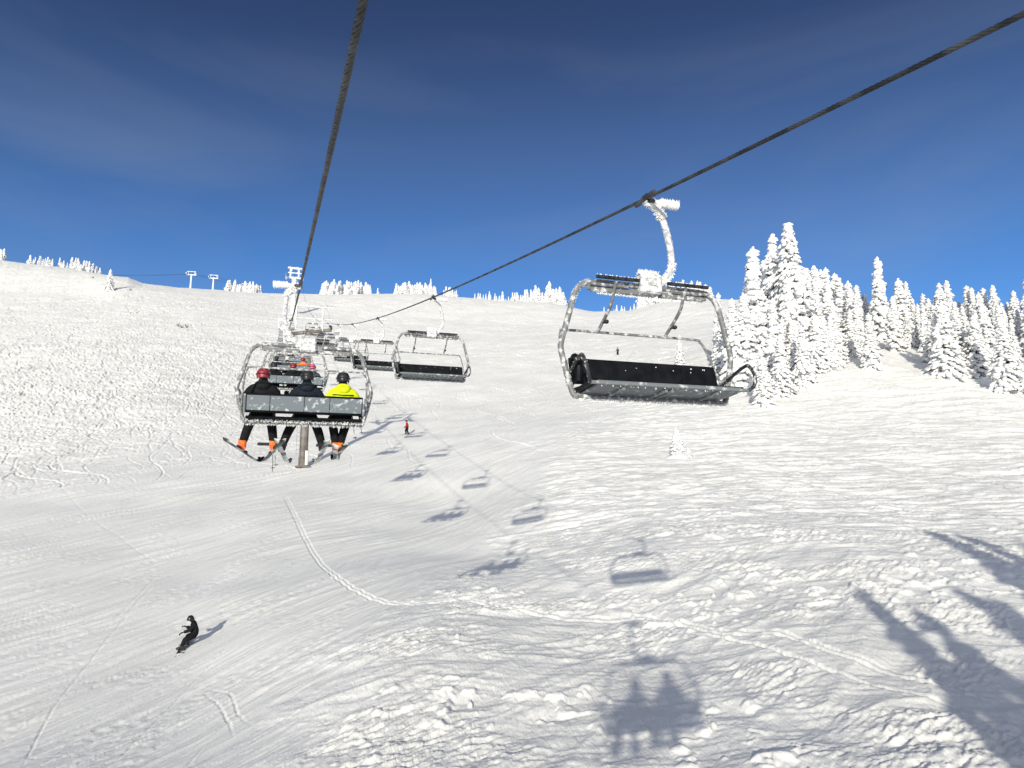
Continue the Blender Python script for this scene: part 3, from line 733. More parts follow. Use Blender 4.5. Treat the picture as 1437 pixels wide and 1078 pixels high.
pole_at(on_chair(13.3, -.60, .45, -2.25), on_chair(13.3, -.44, .50, -3.36), 'ski pole crossing behind the longer pole left of the tower')
pole_at(on_chair(13.3, .82, -.02, -2.35), on_chair(13.3, .92, .10, -2.82), 'short ski pole end sticking out below the seat under yellow jacket')
pole_at(on_chair(13.3, .96, -.02, -2.35), on_chair(13.3, 1.03, .05, -2.72), 'ski pole end poking out at right end of the seat')
# chair beyond
G2 = 'riders on the second occupied chair'
for x, j, h, lb in ((-.72, 'jblack', 'helm_black', 'distant rider in black with black helmet, left on the second occupied chair'),
                    (-.05, 'jblack', 'helm_red', 'distant rider in black with dark red helmet, middle of the second occupied chair'),
                    (.62, 'jgrey', 'helm_pink', 'distant rider with pink helmet at right end of the second occupied chair')):
    pp, a, b = seated(on_chair(26.6, x), PHI, j, 'pblack', h, 'boot_black', (-.05, 0), (.05, 0), 0, lb, G2)
    for k_, an in enumerate((a, b)): ski_under(pp, an, (.15*(1 if k_ else -1), .9, -.15), 0, 'ski under a rider of the second occupied chair', 'ski')
G3 = 'riders on the third occupied chair'
for x, j, h, lb in ((-.75, 'jblack', 'helm_black', 'far rider in black, left on the third occupied chair'), (-.2, 'jgrey', 'helm_white', 'far rider with white helmet on the third occupied chair'),
                    (.62, 'jorange', 'helm_red', 'far rider in orange jacket beside the tower pole')):
    pp, a, b = seated(on_chair(39.9, x), PHI, j, 'pblack', h, 'boot_black', (0, 0), (0, 0), 0, lb, G3)
    for an in (a, b): ski_under(pp, an, (.1, .9, -.15), 0, 'ski under a rider of the third occupied chair', 'ski')
G4 = 'riders on far occupied chairs by the tower'
for t in (53.2, 66.5):
    for x in (-.6, .1): seated(on_chair(t, x), PHI, 'jblack', 'pnavy', 'helm_black', 'boot_black', (0, 0), (0, 0), 0, 'tiny far rider in dark clothes on a chair close to the tower', G4)
# the camera's own chair: photographer and neighbour, whose shadows lie on the snow
pc, ra, la = seated(Vector((.0, -.42, -.86)), PHI, 'jnavy', 'pblack', 'helm_black', 'boot_black', (-.03, 0), (.03, 0), 0, 'rider on the camera chair whose shadow is the left of the two near figures', 'riders on the camera chair')
pd, rb, lb_ = seated(on_chair(0, .50, .0, -2.42), PHI, 'jgrey', 'pblack', 'helm_black', 'boot_black', (-.03, 0), (.03, 0), 0, 'rider on the camera chair whose shadow is the right of the two near figures', 'riders on the camera chair')
for rt_, an, lbb in ((pc, ra, 'a'), (pc, la, 'b'), (pd, rb, 'c'), (pd, lb_, 'd')):
    ski_under(rt_, an, (0, .95, -.25), 0, 'ski hanging below the camera chair, showing only in its shadow', 'ski')

def standing(name_label, loc, rz, J, mats, helm, bt, fwd, boots, group=None):
    root = empty('person', loc, rz)
    E = [(0, 1, 0), (1, 2, 0), (2, 3, 0), (3, 4, 2), (4, 5, 2), (2, 6, 0), (6, 7, 0), (7, 8, 0), (2, 9, 0), (9, 10, 0), (10, 11, 0), (0, 12, 1), (12, 13, 1), (13, 14, 1), (0, 15, 1), (15, 16, 1), (16, 17, 1)]
    rad = [(.185, .16), (.19, .16), (.19, .15), .08, .09, .09, .10, .08, .06, .10, .08, .06, .125, .105, .08, .125, .105, .08]
    link('body', skin_mesh('body', J, E, rad, mats), root)
    helmet(root, Vector(J[5])+Vector((0, 0, -.02)), fwd, helm)
    glove(root, J[8], Vector(J[8])-Vector(J[7]), 1); glove(root, J[11], Vector(J[11])-Vector(J[10]), -1)
    for i in (14, 17): boot(root, Vector(J[i])+Vector((0, 0, .02)), boots, bt)
    tag(root, name_label, 'person', group); return root
# snowboarder: local +x = picture right, +z up, +y away
sb = at(255, 911); 
J = [(.40, .05, .52), (.45, .03, .68), (.42, .0, .90), (.36, .0, 1.00), (.30, -.02, 1.07), (.24, -.03, 1.14),
     (.40, -.17, .90), (.22, -.26, .72), (.02, -.22, .66), (.40, .19, .90), (.26, .30, .72), (.10, .22, .80),
     (.38, -.10, .46), (.10, -.28, .42), (.0, -.24, .10), (.40, .16, .48), (.16, .30, .44), (.16, .20, .14)]
sbo = standing('snowboarder all in black crouching on the groomed run at lower left', sb, R(22), J, ('jblack', 'pblack', 'jblack'), 'helm_black', 'boot_black', (-1, -.3, -.1), (-.9, -.1, 0))
def snowboard(loc, ang, label):
    o = empty('snowboard', loc); mb = MB(); n = 20; V = []
    L = 1.5
    for i in range(n+1):
        t = i/n; y = (t-.5)*L; e = max(0, abs(2*t-1)-.78)/.22; z = e*e*.09; w = .14*(1-.10*math.sin(math.pi*t))*(1-e**3*.85)
        V += [(-w, y, z), (w, y, z), (w, y, z+.012), (-w, y, z+.012)]
    Fc = [(i*4+j, i*4+(j+1) % 4, i*4+4+(j+1) % 4, i*4+4+j) for i in range(n) for j in range(4)]+[(3, 2, 1, 0), (n*4, n*4+1, n*4+2, n*4+3)]
    mb.add(V, Fc); mb.build('deck', 'board', o)
    b = MB(); 
    for y in (-.24, .24):
        b = MB(); b.box((0, y, .04), (.22, .12, .05), bev=.015); b.box((.08, y, .11), (.03, .12, .14), bev=.01)
        b.build('binding', 'boot_black', o)
    o.rotation_euler = ang; tag(o, label, 'snowboard'); return o
sbo.scale = (.86, .86, .86)
snowboard(sb+Vector((.05, -.02, .04)), (R(13), R(-8), R(12)), 'pale snowboard with dark bars under the black-clad snowboarder')
# skier in red
sk = at(571, 610)
J = [(.02, .0, .86), (.02, 0, 1.02), (-.02, 0, 1.28), (-.05, 0, 1.40), (-.08, 0, 1.48), (-.10, 0, 1.58),
     (-.03, -.18, 1.28), (-.02, -.26, 1.04), (-.22, -.26, .88), (-.01, .18, 1.28), (.0, .26, 1.04), (-.20, .28, .92),
     (.0, -.09, .80), (-.16, -.12, .48), (-.06, -.12, .12), (.04, .10, .80), (.0, .16, .48), (.16, .18, .12)]
standing('skier in red jacket and black trousers gliding on the run right of the tower', sk, 0, J, ('jred', 'pblack', 'skin'), 'helm_black', 'boot_black', (-1, 0, -.1), (-1, 0, 0))
place_ski(sk+Vector((-.06, -.12, .03)), (-1, .05, .02), 0, 'ski on the snow under the left foot of the red-jacket skier', 'ski', 1.7, None)
place_ski(sk+Vector((.16, .18, .06)), (-1, .05, .02), 0, 'ski on the snow under the right foot of the red-jacket skier', 'ski', 1.7, None)
tk = at(867, 499)
standing('tiny far skier in dark clothes on the slope framed by the largest empty chair', tk, R(60), J, ('jgrey', 'pblack', 'skin'), 'helm_black', 'boot_black', (-1, 0, -.1), (-1, 0, 0))
print('people', round(time.time()-T0, 1))

# ------------------------------------------------------------------ towers
def lift_tower(t, base_z, top_z, label, frost, rbase=.42, rtop=.34, gant=2.4):
    c2 = EV*t+RV*(AL+AR)/2; root = empty('lift_tower', (c2[0], c2[1], base_z), PHI)
    hL = rope_z('L', t)-.28-base_z; hR = rope_z('R', t)-.28-base_z; hw = (AR-AL)/2; ht = (hL+hR)/2-.45
    mat = 'whitesteel' if frost else 'pole'
    mb = MB(); mb.tube([(0, 0, -1.0), (0, 0, .02), (0, 0, ht*.5), (0, 0, ht)], [rbase, rbase, (rbase+rtop)/2, rtop], 24)
    if frost: mb.rime([(0, 0, 0), (0, 0, ht)], rbase*.85, 900, .30, 0)
    mb.tube([(0, 0, ht*.55), (0, 0, ht*.55+.12)], rbase+.04, 24); mb.build('pole', mat, root)
    tl = (hR-hL)
    ca = MB(); ca.box((0, 0, ht+.05), (2*hw+.3, .34, .30), bev=.03, rot=Matrix.Rotation(math.atan2(hL-hR, 2*hw), 3, 'Y'))
    ca.build('crossarm', mat, root)
    rm = MB(); rm.rime([(-hw, 0, ht+.15+(hL-hR)/2), (hw, 0, ht+.15+(hR-hL)/2)], .1, 150 if not frost else 400, .10 if not frost else .3, .9); rm.build('rime', 'rime', root)
    for s, hz in ((-1, hL), (1, hR)):
        sl = .27; a = MB(); rotx = Matrix.Rotation(math.atan(sl), 3, 'X'); c = Vector((s*hw, 0, hz-.10))
        a.box(c+Vector((s*.10, 0, -.12)), (.07, 3.4, .16), rot=rotx, bev=.02); sa = a.build('sheave_assembly', 'whitesteel', root)
        for k in range(8):
            w = MB(); y = (k-3.5)*.46; q = c+rotx @ Vector((0, y, -.02)); w.tube([q+Vector((-.05, 0, 0)), q+Vector((-.035, 0, 0)), q+Vector((.035, 0, 0)), q+Vector((.05, 0, 0))], [.19, .17, .17, .19], 14); w.build('sheave', 'sheave', sa)
    # catwalk and lifting frame above each side
    fr = MB(); 
    for s in (-1, 1):
        zz = ht+.2
        for y in (-.5, .5): fr.tube([(s*hw*.62, y*.3, zz), (s*hw*.62, y*.3, zz+gant)], .16 if frost else .06, 6)
    for z in (gant, gant*.5): fr.tube([(-hw*1.05, 0, ht+.2+z), (hw*1.05, 0, ht+.2+z)], .2 if frost else .06, 6)
    fr.build('lifting_frame', 'whitesteel', root)
    rm = MB(); rm.rime([(-hw*1.05, 0, ht+.2+gant), (hw*1.05, 0, ht+.2+gant)], .05, 220, .14 if not frost else .4, .3)
    for s in (-1, 1): rm.rime([(s*hw*.62, 0, ht+.2), (s*hw*.62, 0, ht+.2+gant)], .06, 110, .12 if not frost else .4, .3)
    rm.build('rime', 'rime', root)
    ld = MB(); 
    for x in (-.62, -.34): ld.tube([(x-.05, -.45, .9 if not frost else 0), (x-.05, -.45, ht+.5)], .025, 6)
    k = 1.2
    while k < ht: ld.tube([(-.67, -.45, k), (-.39, -.45, k)], .018, 5); k += .4
    ld.build('ladder', 'whitesteel' if frost else 'metal', root)
    cw = MB()
    for s in (-1, 1):
        cw.box((s*(hw+.55), 0, ht-.05), (.5, 3.2, .05))
        for y in (-1.6, 0, 1.6): cw.tube([(s*(hw+.8), y, ht), (s*(hw+.8), y, ht+1.0)], .025, 5)
        cw.tube([(s*(hw+.8), -1.6, ht+1.0), (s*(hw+.8), 1.6, ht+1.0)], .025, 5)
    cw.build('catwalk', 'whitesteel', root)
    if not frost:
        pd_ = MB(); pd_.tube([(.30, -.30, .15), (.30, -.30, 1.5)], .16, 12); pd_.build('padding', 'pad', root)
        bb = MB(); bb.box((0, 0, .0), (1.4, 1.4, .16), bev=.03); bb.build('base_plate', 'pole', root)
    tag(root, label, 'lift tower'); return root
_b = at(430, 646); c2 = EV*TT+RV*(AL+AR)/2
gz = H(c2[0], c2[1]); print('tower ground', gz, tuple(_b))
lift_tower(TT, gz, 0, 'brown-grey lift tower with frosted crossarm standing behind the nearest riders', False)
lift_tower(T3, T3G, 0, 'white frost-covered upper lift tower on the hill above the nearest chair hanger', True, .8, .55, 3.2)

def ridge_tower(px, py_top, py_base, dist, label, w=4.0):
    r_ = ray(px, py_base); P = r_/r_[1]*dist; z0 = H(P[0], P[1]); z0 = min(z0, P[2])
    r2 = ray(px, py_top); zt = (r2/r2[1]*dist)[2]; h = zt-z0
    o = empty('ridge_lift_tower', (P[0], P[1], z0), R(12))
    a = MB(); a.tube([(0, 0, -1), (0, 0, h*.5), (0, 0, h-1.2)], [.42, .36, .30], 12); a.build('pole', 'whitesteel', o)
    b = MB(); b.box((0, 0, h-1.6), (w, .4, .45), bev=.05); b.build('crossarm', 'whitesteel', o)
    for s in (-1, 1):
        c = MB(); c.box((s*w/2, 0, h-1.2), (.35, 2.6, .7), bev=.1); c.build('sheave_assembly', 'whitesteel', o)
    d = MB(); d.box((0, 0, h-.1), (w*.95, .3, .25), bev=.03)
    for s in (-1, 1): d.tube([(s*w*.33, 0, h-1.5), (s*w*.33, 0, h-.1)], .10, 6)
    d.build('lifting_frame', 'whitesteel', o)
    tag(o, label, 'lift tower', 'towers of the second lift on the ridge'); return Vector((P[0], P[1], z0+h-1.2))
q1 = ridge_tower(267, 381, 408, 310, 'left of two small white lift towers on the ridge against the sky')
q2 = ridge_tower(298.5, 386, 409, 320, 'right of two small white lift towers on the ridge against the sky')
q3 = ridge_tower(344, 398, 414, 330, 'smallest lift tower head poking out of the frosted ridge trees')
q0 = Vector(tuple(ray(150, 386)/ray(150, 386)[1]*300)); 
for s, lb in ((-1, 'left'), (1, 'right')):
    mb = MB(); off = Vector((s*2, 0, 0)); P = []
    for a, b in ((q0, q1), (q1, q2), (q2, q3)):
        for k in range(8): u = k/8; P.append(a.lerp(b, u)+off+Vector((0, 0, -1.6*u*(1-u))))
    P.append(q3+off); mb.tube(P, .045, 5)
    tag(mb.build('ridge_rope', 'cable'), 'thin %s rope strung between the small ridge towers' % ('near' if s < 0 else 'far'), 'steel rope', 'ropes of the second lift')

# ------------------------------------------------------------------ snow-laden conifers
_t = (1+5**.5)/2
def ico(sub):
    V = [Vector(v).normalized() for v in ((-1, _t, 0), (1, _t, 0), (-1, -_t, 0), (1, -_t, 0), (0, -1, _t), (0, 1, _t), (0, -1, -_t), (0, 1, -_t), (_t, 0, -1), (_t, 0, 1), (-_t, 0, -1), (-_t, 0, 1))]
    Fc = [(0, 11, 5), (0, 5, 1), (0, 1, 7), (0, 7, 10), (0, 10, 11), (1, 5, 9), (5, 11, 4), (11, 10, 2), (10, 7, 6), (7, 1, 8), (3, 9, 4), (3, 4, 2), (3, 2, 6), (3, 6, 8), (3, 8, 9), (4, 9, 5), (2, 4, 11), (6, 2, 10), (8, 6, 7), (9, 8, 1)]
    for _ in range(sub):
        c = {}; F2 = []
        def mid(a, b):
            k = (min(a, b), max(a, b))
            if k not in c: V.append(((V[a]+V[b])/2).normalized()); c[k] = len(V)-1
            return c[k]
        for a, b, d in Fc: x, y, z = mid(a, b), mid(b, d), mid(d, a); F2 += [(a, x, z), (b, y, x), (d, z, y), (x, y, z)]
        Fc = F2
    return np.array([tuple(v) for v in V]), np.array(Fc)
ICO1, IF1 = ico(1); ICO0, IF0 = ico(0)
def mesh_np(name, vs, fs, ms, mats):
    v = np.vstack(vs).astype(np.float32); f = np.vstack(fs).astype(np.int32); m = np.concatenate(ms).astype(np.int32)
    me = bpy.data.meshes.new(name); me.vertices.add(len(v)); me.vertices.foreach_set('co', v.ravel())
    me.loops.add(len(f)*3); me.loops.foreach_set('vertex_index', f.ravel())
    me.polygons.add(len(f)); me.polygons.foreach_set('loop_start', np.arange(len(f), dtype=np.int32)*3); me.polygons.foreach_set('loop_total', np.full(len(f), 3, np.int32))
    me.polygons.foreach_set('use_smooth', np.ones(len(f), bool))
    for k in mats: me.materials.append(M[k])
    me.polygons.foreach_set('material_index', m); me.update(calc_edges=True); return me
def tree_meshes(Ht, Rd, seed, detail=1.0, top=1.0, gap=.12, lo=False):
    """returns crown (needles), snow, trunk meshes for a snow-plastered fir of height Ht"""
    rn = np.random.RandomState(seed); IV, IF = (ICO0, IF0) if lo else (ICO1, IF1)
    vs, fs, ms = [], [], []; gv, gf, gm = [], [], []; cnt = [0, 0]
    def blob(c, d, L, w, h):
        d = d/np.linalg.norm(d); o = np.cross(d, [0, 0, 1.]); o = o/(np.linalg.norm(o)+1e-9); u = np.cross(o, d)
        v = IV*(1+rn.uniform(-.22, .22, (len(IV), 1)))
        v = v*np.array([L, w, h]); P = c+v[:, :1]*d+v[:, 1:2]*o+v[:, 2:3]*u
        vs.append(P); fs.append(IF+cnt[0]); ms.append(np.zeros(len(IF))); cnt[0] += len(IV)
    def fan(c, d, L, w):
        o = np.cross(d, [0, 0, 1.]); o = o/(np.linalg.norm(o)+1e-9)
        for k in range(3):
            a = c+o*rn.uniform(-w, w); b = a+d*L*rn.uniform(.3, .8)+np.array([0, 0, -L*rn.uniform(.35, .8)]); q = a+d*L*rn.uniform(.6, 1.1)+o*rn.uniform(-w, w)
            gv.append(np.array([a, b, q])); gf.append(np.array([[cnt[1], cnt[1]+1, cnt[1]+2]])); gm.append(np.zeros(1)); cnt[1] += 3
    z = .02*Ht; s0 = .42/detail*(Ht/12)**.5; bendx, bendy = rn.uniform(-.02, .02, 2)*Ht
    while z < Ht*.985:
        q = z/Ht; rad = Rd*(1-q)**.82*(.85+.15*math.sin(z*2.1+seed))+.10*top
        nb = max(4, int((5+6*(1-q))*detail)); ph = rn.rand()*6.28
        for k in range(nb):
            if rn.rand() < gap: continue
            a = ph+2*math.pi*(k+rn.uniform(-.3, .3))/nb; Lb = rad*rn.uniform(.55, 1.0)*(1.4 if rn.rand() < .13 and q < .85 else 1.12)
            dr = np.array([math.cos(a), math.sin(a), 0.]); droop = rn.uniform(.25, .75)+.35*(1-q)
            nk = max(1, int(round(Lb/(.42/detail)))); c0 = np.array([bendx*q*q, bendy*q*q, z+rn.uniform(-.15, .15)])
            for i in range(nk):
                u = (i+.6+rn.uniform(-.2, .2))/nk
                if u < .25 and nk > 2: continue
                c = c0+dr*Lb*u+np.array([0, 0, -droop*Lb*u*u*.75])+rn.normal(0, .05, 3)
                d = dr+np.array([0, 0, -droop*1.5*u])
                sz = (.26+.15*(1-q))*rn.uniform(.7, 1.35)/detail**.5*(1.12-.4*u)*(Ht/12)**.35
                blob(c, d, sz*1.35, sz*.95, sz*.66)
                if not lo and rn.rand() < .45: fan(c-np.array([0, 0, sz*.35]), dr, sz*1.2, sz*.7)
            if not lo: fan(c0+dr*Lb*.1, dr, Lb*.6, .10)
        z += s0*(.55+.6*(1-q))*rn.uniform(.8, 1.2)*.8
    for k in range(5):
        zz = Ht*(.93+.02*k); blob(np.array([bendx+rn.normal(0, .03), bendy, zz]), np.array([0.1, 0, 1.]), .22, .13*top, .13*top)
    if not gv: fan(np.array([0, 0, Ht*.5]), np.array([1., 0, 0]), .3, .1)
    # dark interior: short needle boughs close to the trunk
    for k in range(int(60*detail)):
        q = rn.rand()**1.3*.9; a = rn.rand()*6.28; rr_ = Rd*(1-q)**.85*.55
        fan(np.array([0, 0, q*Ht+.2]), np.array([math.cos(a), math.sin(a), -.2]), rr_, .25)
    crown = mesh_np('crown', gv, gf, gm, ['needle']); snow = mesh_np('snow_load', vs, fs, ms, ['treesnow'])
    tb = MB(); tb.tube([(0, 0, -.8), (0, 0, .2), (bendx*.25, bendy*.25, Ht*.5), (bendx, bendy, Ht*.95)], [.022*Ht, .018*Ht, .011*Ht, .003*Ht], 9)
    return crown, snow, tb.mesh('trunk', ['bark'])
def make_tree(ms, name='snowy_conifer'):
    o = empty(name, (0, 0, -500)); link('trunk', ms[2], o); c = link('crown', ms[0], o); link('snow_load', ms[1], c); return o
BIG = [make_tree(tree_meshes(12, rd, sd, 1.0, tp, gp)) for rd, sd, tp, gp in ((2.1, 1, 1, .10), (1.75, 2, 1.2, .14), (2.6, 3, 1.2, .12), (1.55, 4, .8, .08), (2.3, 5, 1.6, .2), (1.9, 6, 1, .1))]
SML = [make_tree(tree_meshes(5, rd, sd, .9, 1., .05, True)) for rd, sd in ((1.25, 21), (.95, 22), (1.5, 23), (.8, 24))]
LACY = [make_tree(tree_meshes(12, rd, sd, .75, .5, .55)) for rd, sd in ((2.3, 71), (1.9, 72), (2.7, 73))]
CONE = make_tree(tree_meshes(4, 1.15, 60, 1.5, .5, 0))
TOPT = make_tree(tree_meshes(17, 3.9, 40, 1.05, 4.2, .08))
USED = {}
def put_tree(proto, P, h, h0, label, group, rz=None, wide=1.0, cat='conifer tree', lean=(0, 0)):
    k = id(proto)
    if k not in USED: o = proto; USED[k] = 1
    else: o = copy_tree(proto)
    o.location = P; s = h/h0; o.scale = (s*wide*1.1, s*wide*1.1, s); o.rotation_euler = (lean[0], lean[1], rz if rz is not None else rnd.random()*6.28)
    tag(o, label, cat, group); return o
def tree_px(px, py_top, py_base, dist=None, proto=None, h0=12, label='', group=None, wide=1.0, rz=None):
    if dist is None: P = at(px, py_base)
    else:
        r_ = ray(px, py_base); q = r_/r_[1]*dist; P = Vector((q[0], q[1], H(q[0], q[1])))
    r2 = ray(px, py_top); zt = r2[2]/r2[1]*P.y
    return put_tree(proto or rnd.choice(BIG), P-Vector((0, 0, .15)), max(1.2, zt-P.z), h0, label, group, rz, wide)
FG = 'snow-plastered conifers of the forest on the right'
# distinct trees (px, top row, base row, forward distance)
tree_px(1120, 318, 548, 96, TOPT, 17, 'tallest snow-plastered conifer with drooping crown left in the forest on the right', FG, .9)
tree_px(1062, 350, 548, 92, BIG[3], 12, 'pointed slender conifer just left of the tallest tree', FG, 1.15)
tree_px(1093, 332, 540, 101, BIG[4], 12, 'second tallest conifer tucked behind left of the tallest tree', FG, .9)
tree_px(1240, 363, 505, 112, BIG[1], 12, 'spiky single-topped conifer rising highest in the middle of the forest', FG)
tree_px(1224, 440, 512, 91, BIG[5], 12, 'small isolated snow-covered tree standing in front in the forest clearing', FG, 1.3)
tree_px(1012, 412, 540, 110, BIG[3], 12, 'slim snowy conifer seen just right of the largest empty chair', FG, .9)
tree_px(1034, 420, 550, 90, BIG[0], 12, 'bushy snowy conifer behind right armrest of the largest empty chair', FG, 1.1)
tree_px(1098, 470, 552, 84, BIG[2], 12, 'low snow-smothered conifer in front of the tallest tree', FG, 1.2)
tree_px(1072, 490, 556, 80, BIG[5], 12, 'lowest leftmost snow-smothered conifer at the forest foot', FG, 1.3)
tree_px(955, 470, 532, 118, BIG[1], 12, 'lone snowy conifer behind the black seat of the largest empty chair', None, 1.15)
tree_px(925, 503, 530, 120, SML[2], 5, 'short snowy sapling left of the lone conifer behind the seat', None)
tree_px(1414, 448, 545, 80, BIG[4], 12, 'rightmost foreground conifer at the forest edge beside the right border', FG, 1.25)
tree_px(1330, 425, 522, 86, BIG[2], 12, 'broad snow-laden conifer at the forest edge right of the dark tree shadow', FG, 1.25)
# small tree on the open slope
tree_px(950, 600, 643, None, CONE, 4, 'little snow-covered tree alone on the open slope below the largest chair', None, 1.15)
mb = MB(); pm = at(957, 645); mb.ball((0, 0, -.25), (1.5, 1.1, .75), n=20); mo = mb.build('snow_mound', 'treesnow', None); mo.location = pm; tag(mo, 'snow mound at the foot of the little tree on the open slope', 'snow mound')
mb = None
tree_px(966, 629, 647, None, CONE, 4, 'snow-buried stub of a sapling beside the little tree on the open slope', None, 1.5)
# forest rows: (x0, x1, top row left, top row right, base row, distance, count, jitter)
rows = [(1075, 1205, 365, 400, 508, 108, 11, 12, 'snowy conifer in the dense stand right behind the tallest tree'),
        (1105, 1215, 385, 430, 525, 98, 8, 12, 'snowy conifer in the front of the stand right of the tallest tree'),
        (1040, 1150, 405, 440, 545, 93, 8, 16, 'mid-height snowy conifer packed around the foot of the tallest tree'),
        (1245, 1437, 402, 412, 500, 118, 19, 12, 'snowy conifer in the back row on the right of the forest'),
        (1255, 1440, 425, 430, 510, 103, 13, 14, 'snowy conifer in the middle row on the right of the forest'),
        (1300, 1437, 445, 440, 528, 90, 9, 16, 'snowy conifer in the front row on the right of the forest'),
        (1195, 1300, 412, 422, 500, 122, 7, 9, 'snowy conifer in the back row above the forest clearing'),
        (1010, 1065, 432, 428, 535, 100, 4, 9, 'snowy conifer between the largest chair and the forest stand'),
        (1095, 1180, 440, 455, 530, 90, 6, 14, 'low snow-smothered conifer along the front of the stand right of the tallest tree'),
        (1120, 1215, 362, 400, 500, 116, 8, 7, 'snowy conifer top showing at the back of the dense stand'),
        (1250, 1437, 450, 455, 500, 125, 12, 12, 'half-hidden snowy conifer filling the gaps at the back right of the forest'),
        (1440, 1560, 400, 400, 530, 95, 6, 12, 'snowy conifer beyond the right edge of the forest')]
for x0, x1, t0, t1, yb, ds, n, jt, lb in rows:
    for k in range(n):
        u = (k+.5)/n+rnd.uniform(-.3, .3)/n; px = x0+(x1-x0)*u
        tree_px(px, t0+(t1-t0)*u+rnd.uniform(-jt, jt*1.3), yb, ds*rnd.uniform(.96, 1.05), None, 12, lb, 'conifers: '+lb, rnd.uniform(1.05, 1.4))
# skyline trees
def sky_row(x0, x1, n, hmin, hmax, lb, wide=1.0, pk=None):
    for k in range(n):
        px = x0+(x1-x0)*((k+.5)/n+rnd.uniform(-.4, .4)/n)
        az = np.interp(px, [c[0] for c in SKY], skp[:, 0]); ls = np.interp(px, [c[0] for c in SKY], skp[:, 1]); d = math.exp(ls)*rnd.uniform(.95, 1.015)
        x, y = math.sin(az)*d, math.cos(az)*d; hh = (hmin+(hmax-hmin)*rnd.random()**1.5)*.92*d/1000
        if pk: hh *= .55+.45*math.exp(-((px-pk)/(.35*(x1-x0)))**2)
        put_tree(rnd.choice(SML), Vector((x, y, H(x, y)-.3)), hh, 5, lb, 'trees: '+lb, None, wide*rnd.uniform(.8, 1.2))
sky_row(-4, 8, 3, 14, 18, 'small frosted tree on the skyline at the left border')
sky_row(40, 75, 10, 8, 15, 'tiny frosted tree in the leftmost skyline clump')
sky_row(80, 95, 4, 8, 18, 'tiny frosted tree in the sparse skyline gap left of the round clump')
sky_row(98, 140, 15, 9, 22, 'small frosted tree in the skyline clump right of the leftmost clump', 1.1)
sky_row(316, 366, 20, 12, 22, 'small frosted tree in the skyline clump around the smallest ridge tower', 1.1)
sky_row(450, 520, 32, 15, 24, 'small frosted tree in the broad skyline clump right of the overhead rope', 1.1)
sky_row(528, 532, 1, 10, 11, 'single tiny frosted tree between the two middle skyline clumps')
sky_row(555, 612, 26, 14, 21, 'small frosted tree in the skyline clump above the medium empty chair', 1.1)
sky_row(622, 642, 7, 10, 17, 'small frosted tree in the narrow skyline group crossed by the right rope')
sky_row(664, 720, 14, 8, 16, 'small frosted tree in the low skyline clump right of the rope')
sky_row(722, 795, 32, 16, 38, 'frosted tree in the tall skyline clump left of the largest chair frame', 1.0, 772)
sky_row(845, 905, 10, 7, 16, 'tiny frosted tree on the skyline seen inside the largest chair frame')
sky_row(898, 1000, 42, 20, 34, 'frosted tree in the skyline grove seen under the largest chair beam', 1.0)
d604 = 300
tree_px(604, 391, 416, 305, BIG[0], 12, 'tallest single skyline tree, just above the hanger of the medium empty chair', None, .8)
tree_px(153, 378, 408, None, BIG[2], 12, 'lone snow-crusted tree on the slope below the left skyline', None, 1.15)
tree_px(130, 370, 384, 318, SML[0], 5, 'rounded snow-crusted skyline tree left of the lone slope tree', None, 1.2)
for k, (px, py) in enumerate(((250, 459), (255, 461), (262, 460), (183, 408), (130, 391))):
    P = at(px, py); o = empty('shrub', P); b = MB(); rn = random.Random(k)
    for _ in range(9):
        a = rn.random()*6.28; b.tube([(0, 0, -.1), (.3*math.cos(a), .3*math.sin(a), .4), (.5*math.cos(a), .5*math.sin(a), rn.uniform(.6, 1.0))], [.05, .04, .02], 5)
    b.build('twigs', 'bark', o); tag(o, 'dark twigs of a buried shrub on the tracked slope at left' if k < 3 else 'dark twigs of a buried shrub near the left skyline', 'shrub', 'buried shrubs a' if k < 3 else 'buried shrubs b')
# off-frame trees whose shadows fall across the lower right
SH = 'trees outside the frame casting the shadow at lower right'
def caster(px, py, k, proto, h0, wide, lb):
    P = at(px, py); top = P-Vector(tuple(SUN*k)); g = H(top.x, top.y); h = top.z-g
    print('caster', px, py, tuple(round(c, 1) for c in top), 'h', round(h, 1), 'az', round(math.degrees(math.atan2(top.x, top.y)), 1))
    put_tree(proto, Vector((top.x, top.y, g)), h, h0, lb, SH, None, wide*1.02)
for i, (px, py, k, w, pr) in enumerate(((1290, 748, 27, .9, 3), (1347, 755, 28, .8, 1), (1203, 834, 22, .9, 3), (1400, 790, 27, 1., 0), (1437, 770, 28, 1., 2), (1290, 862, 22, 1.0, 1),
                                        (1390, 850, 24, 1.1, 2), (1470, 840, 25, 1.2, 5), (1350, 930, 20, 1.1, 4), (1420, 960, 20, 1.2, 2), (1320, 985, 17, .9, 1), (1437, 735, 29, .8, 3), (1437, 1010, 18, 1.1, 2), (1437, 880, 22, 1.2, 1), (1395, 1030, 16.5, 1.1, 0), (1500, 900, 23, 1.3, 0), (1340, 830, 24, .9, 1))):
    caster(px, py, k, LACY[pr % 3], 12, w, 'tall conifer outside the frame whose shadow is part of the lower right patch')
print('trees', round(time.time()-T0, 1))
for o in (BIG+SML+LACY+[TOPT, CONE]):
    if id(o) not in USED:
        for c in list(o.children_recursive)+[o]: bpy.data.objects.remove(c)

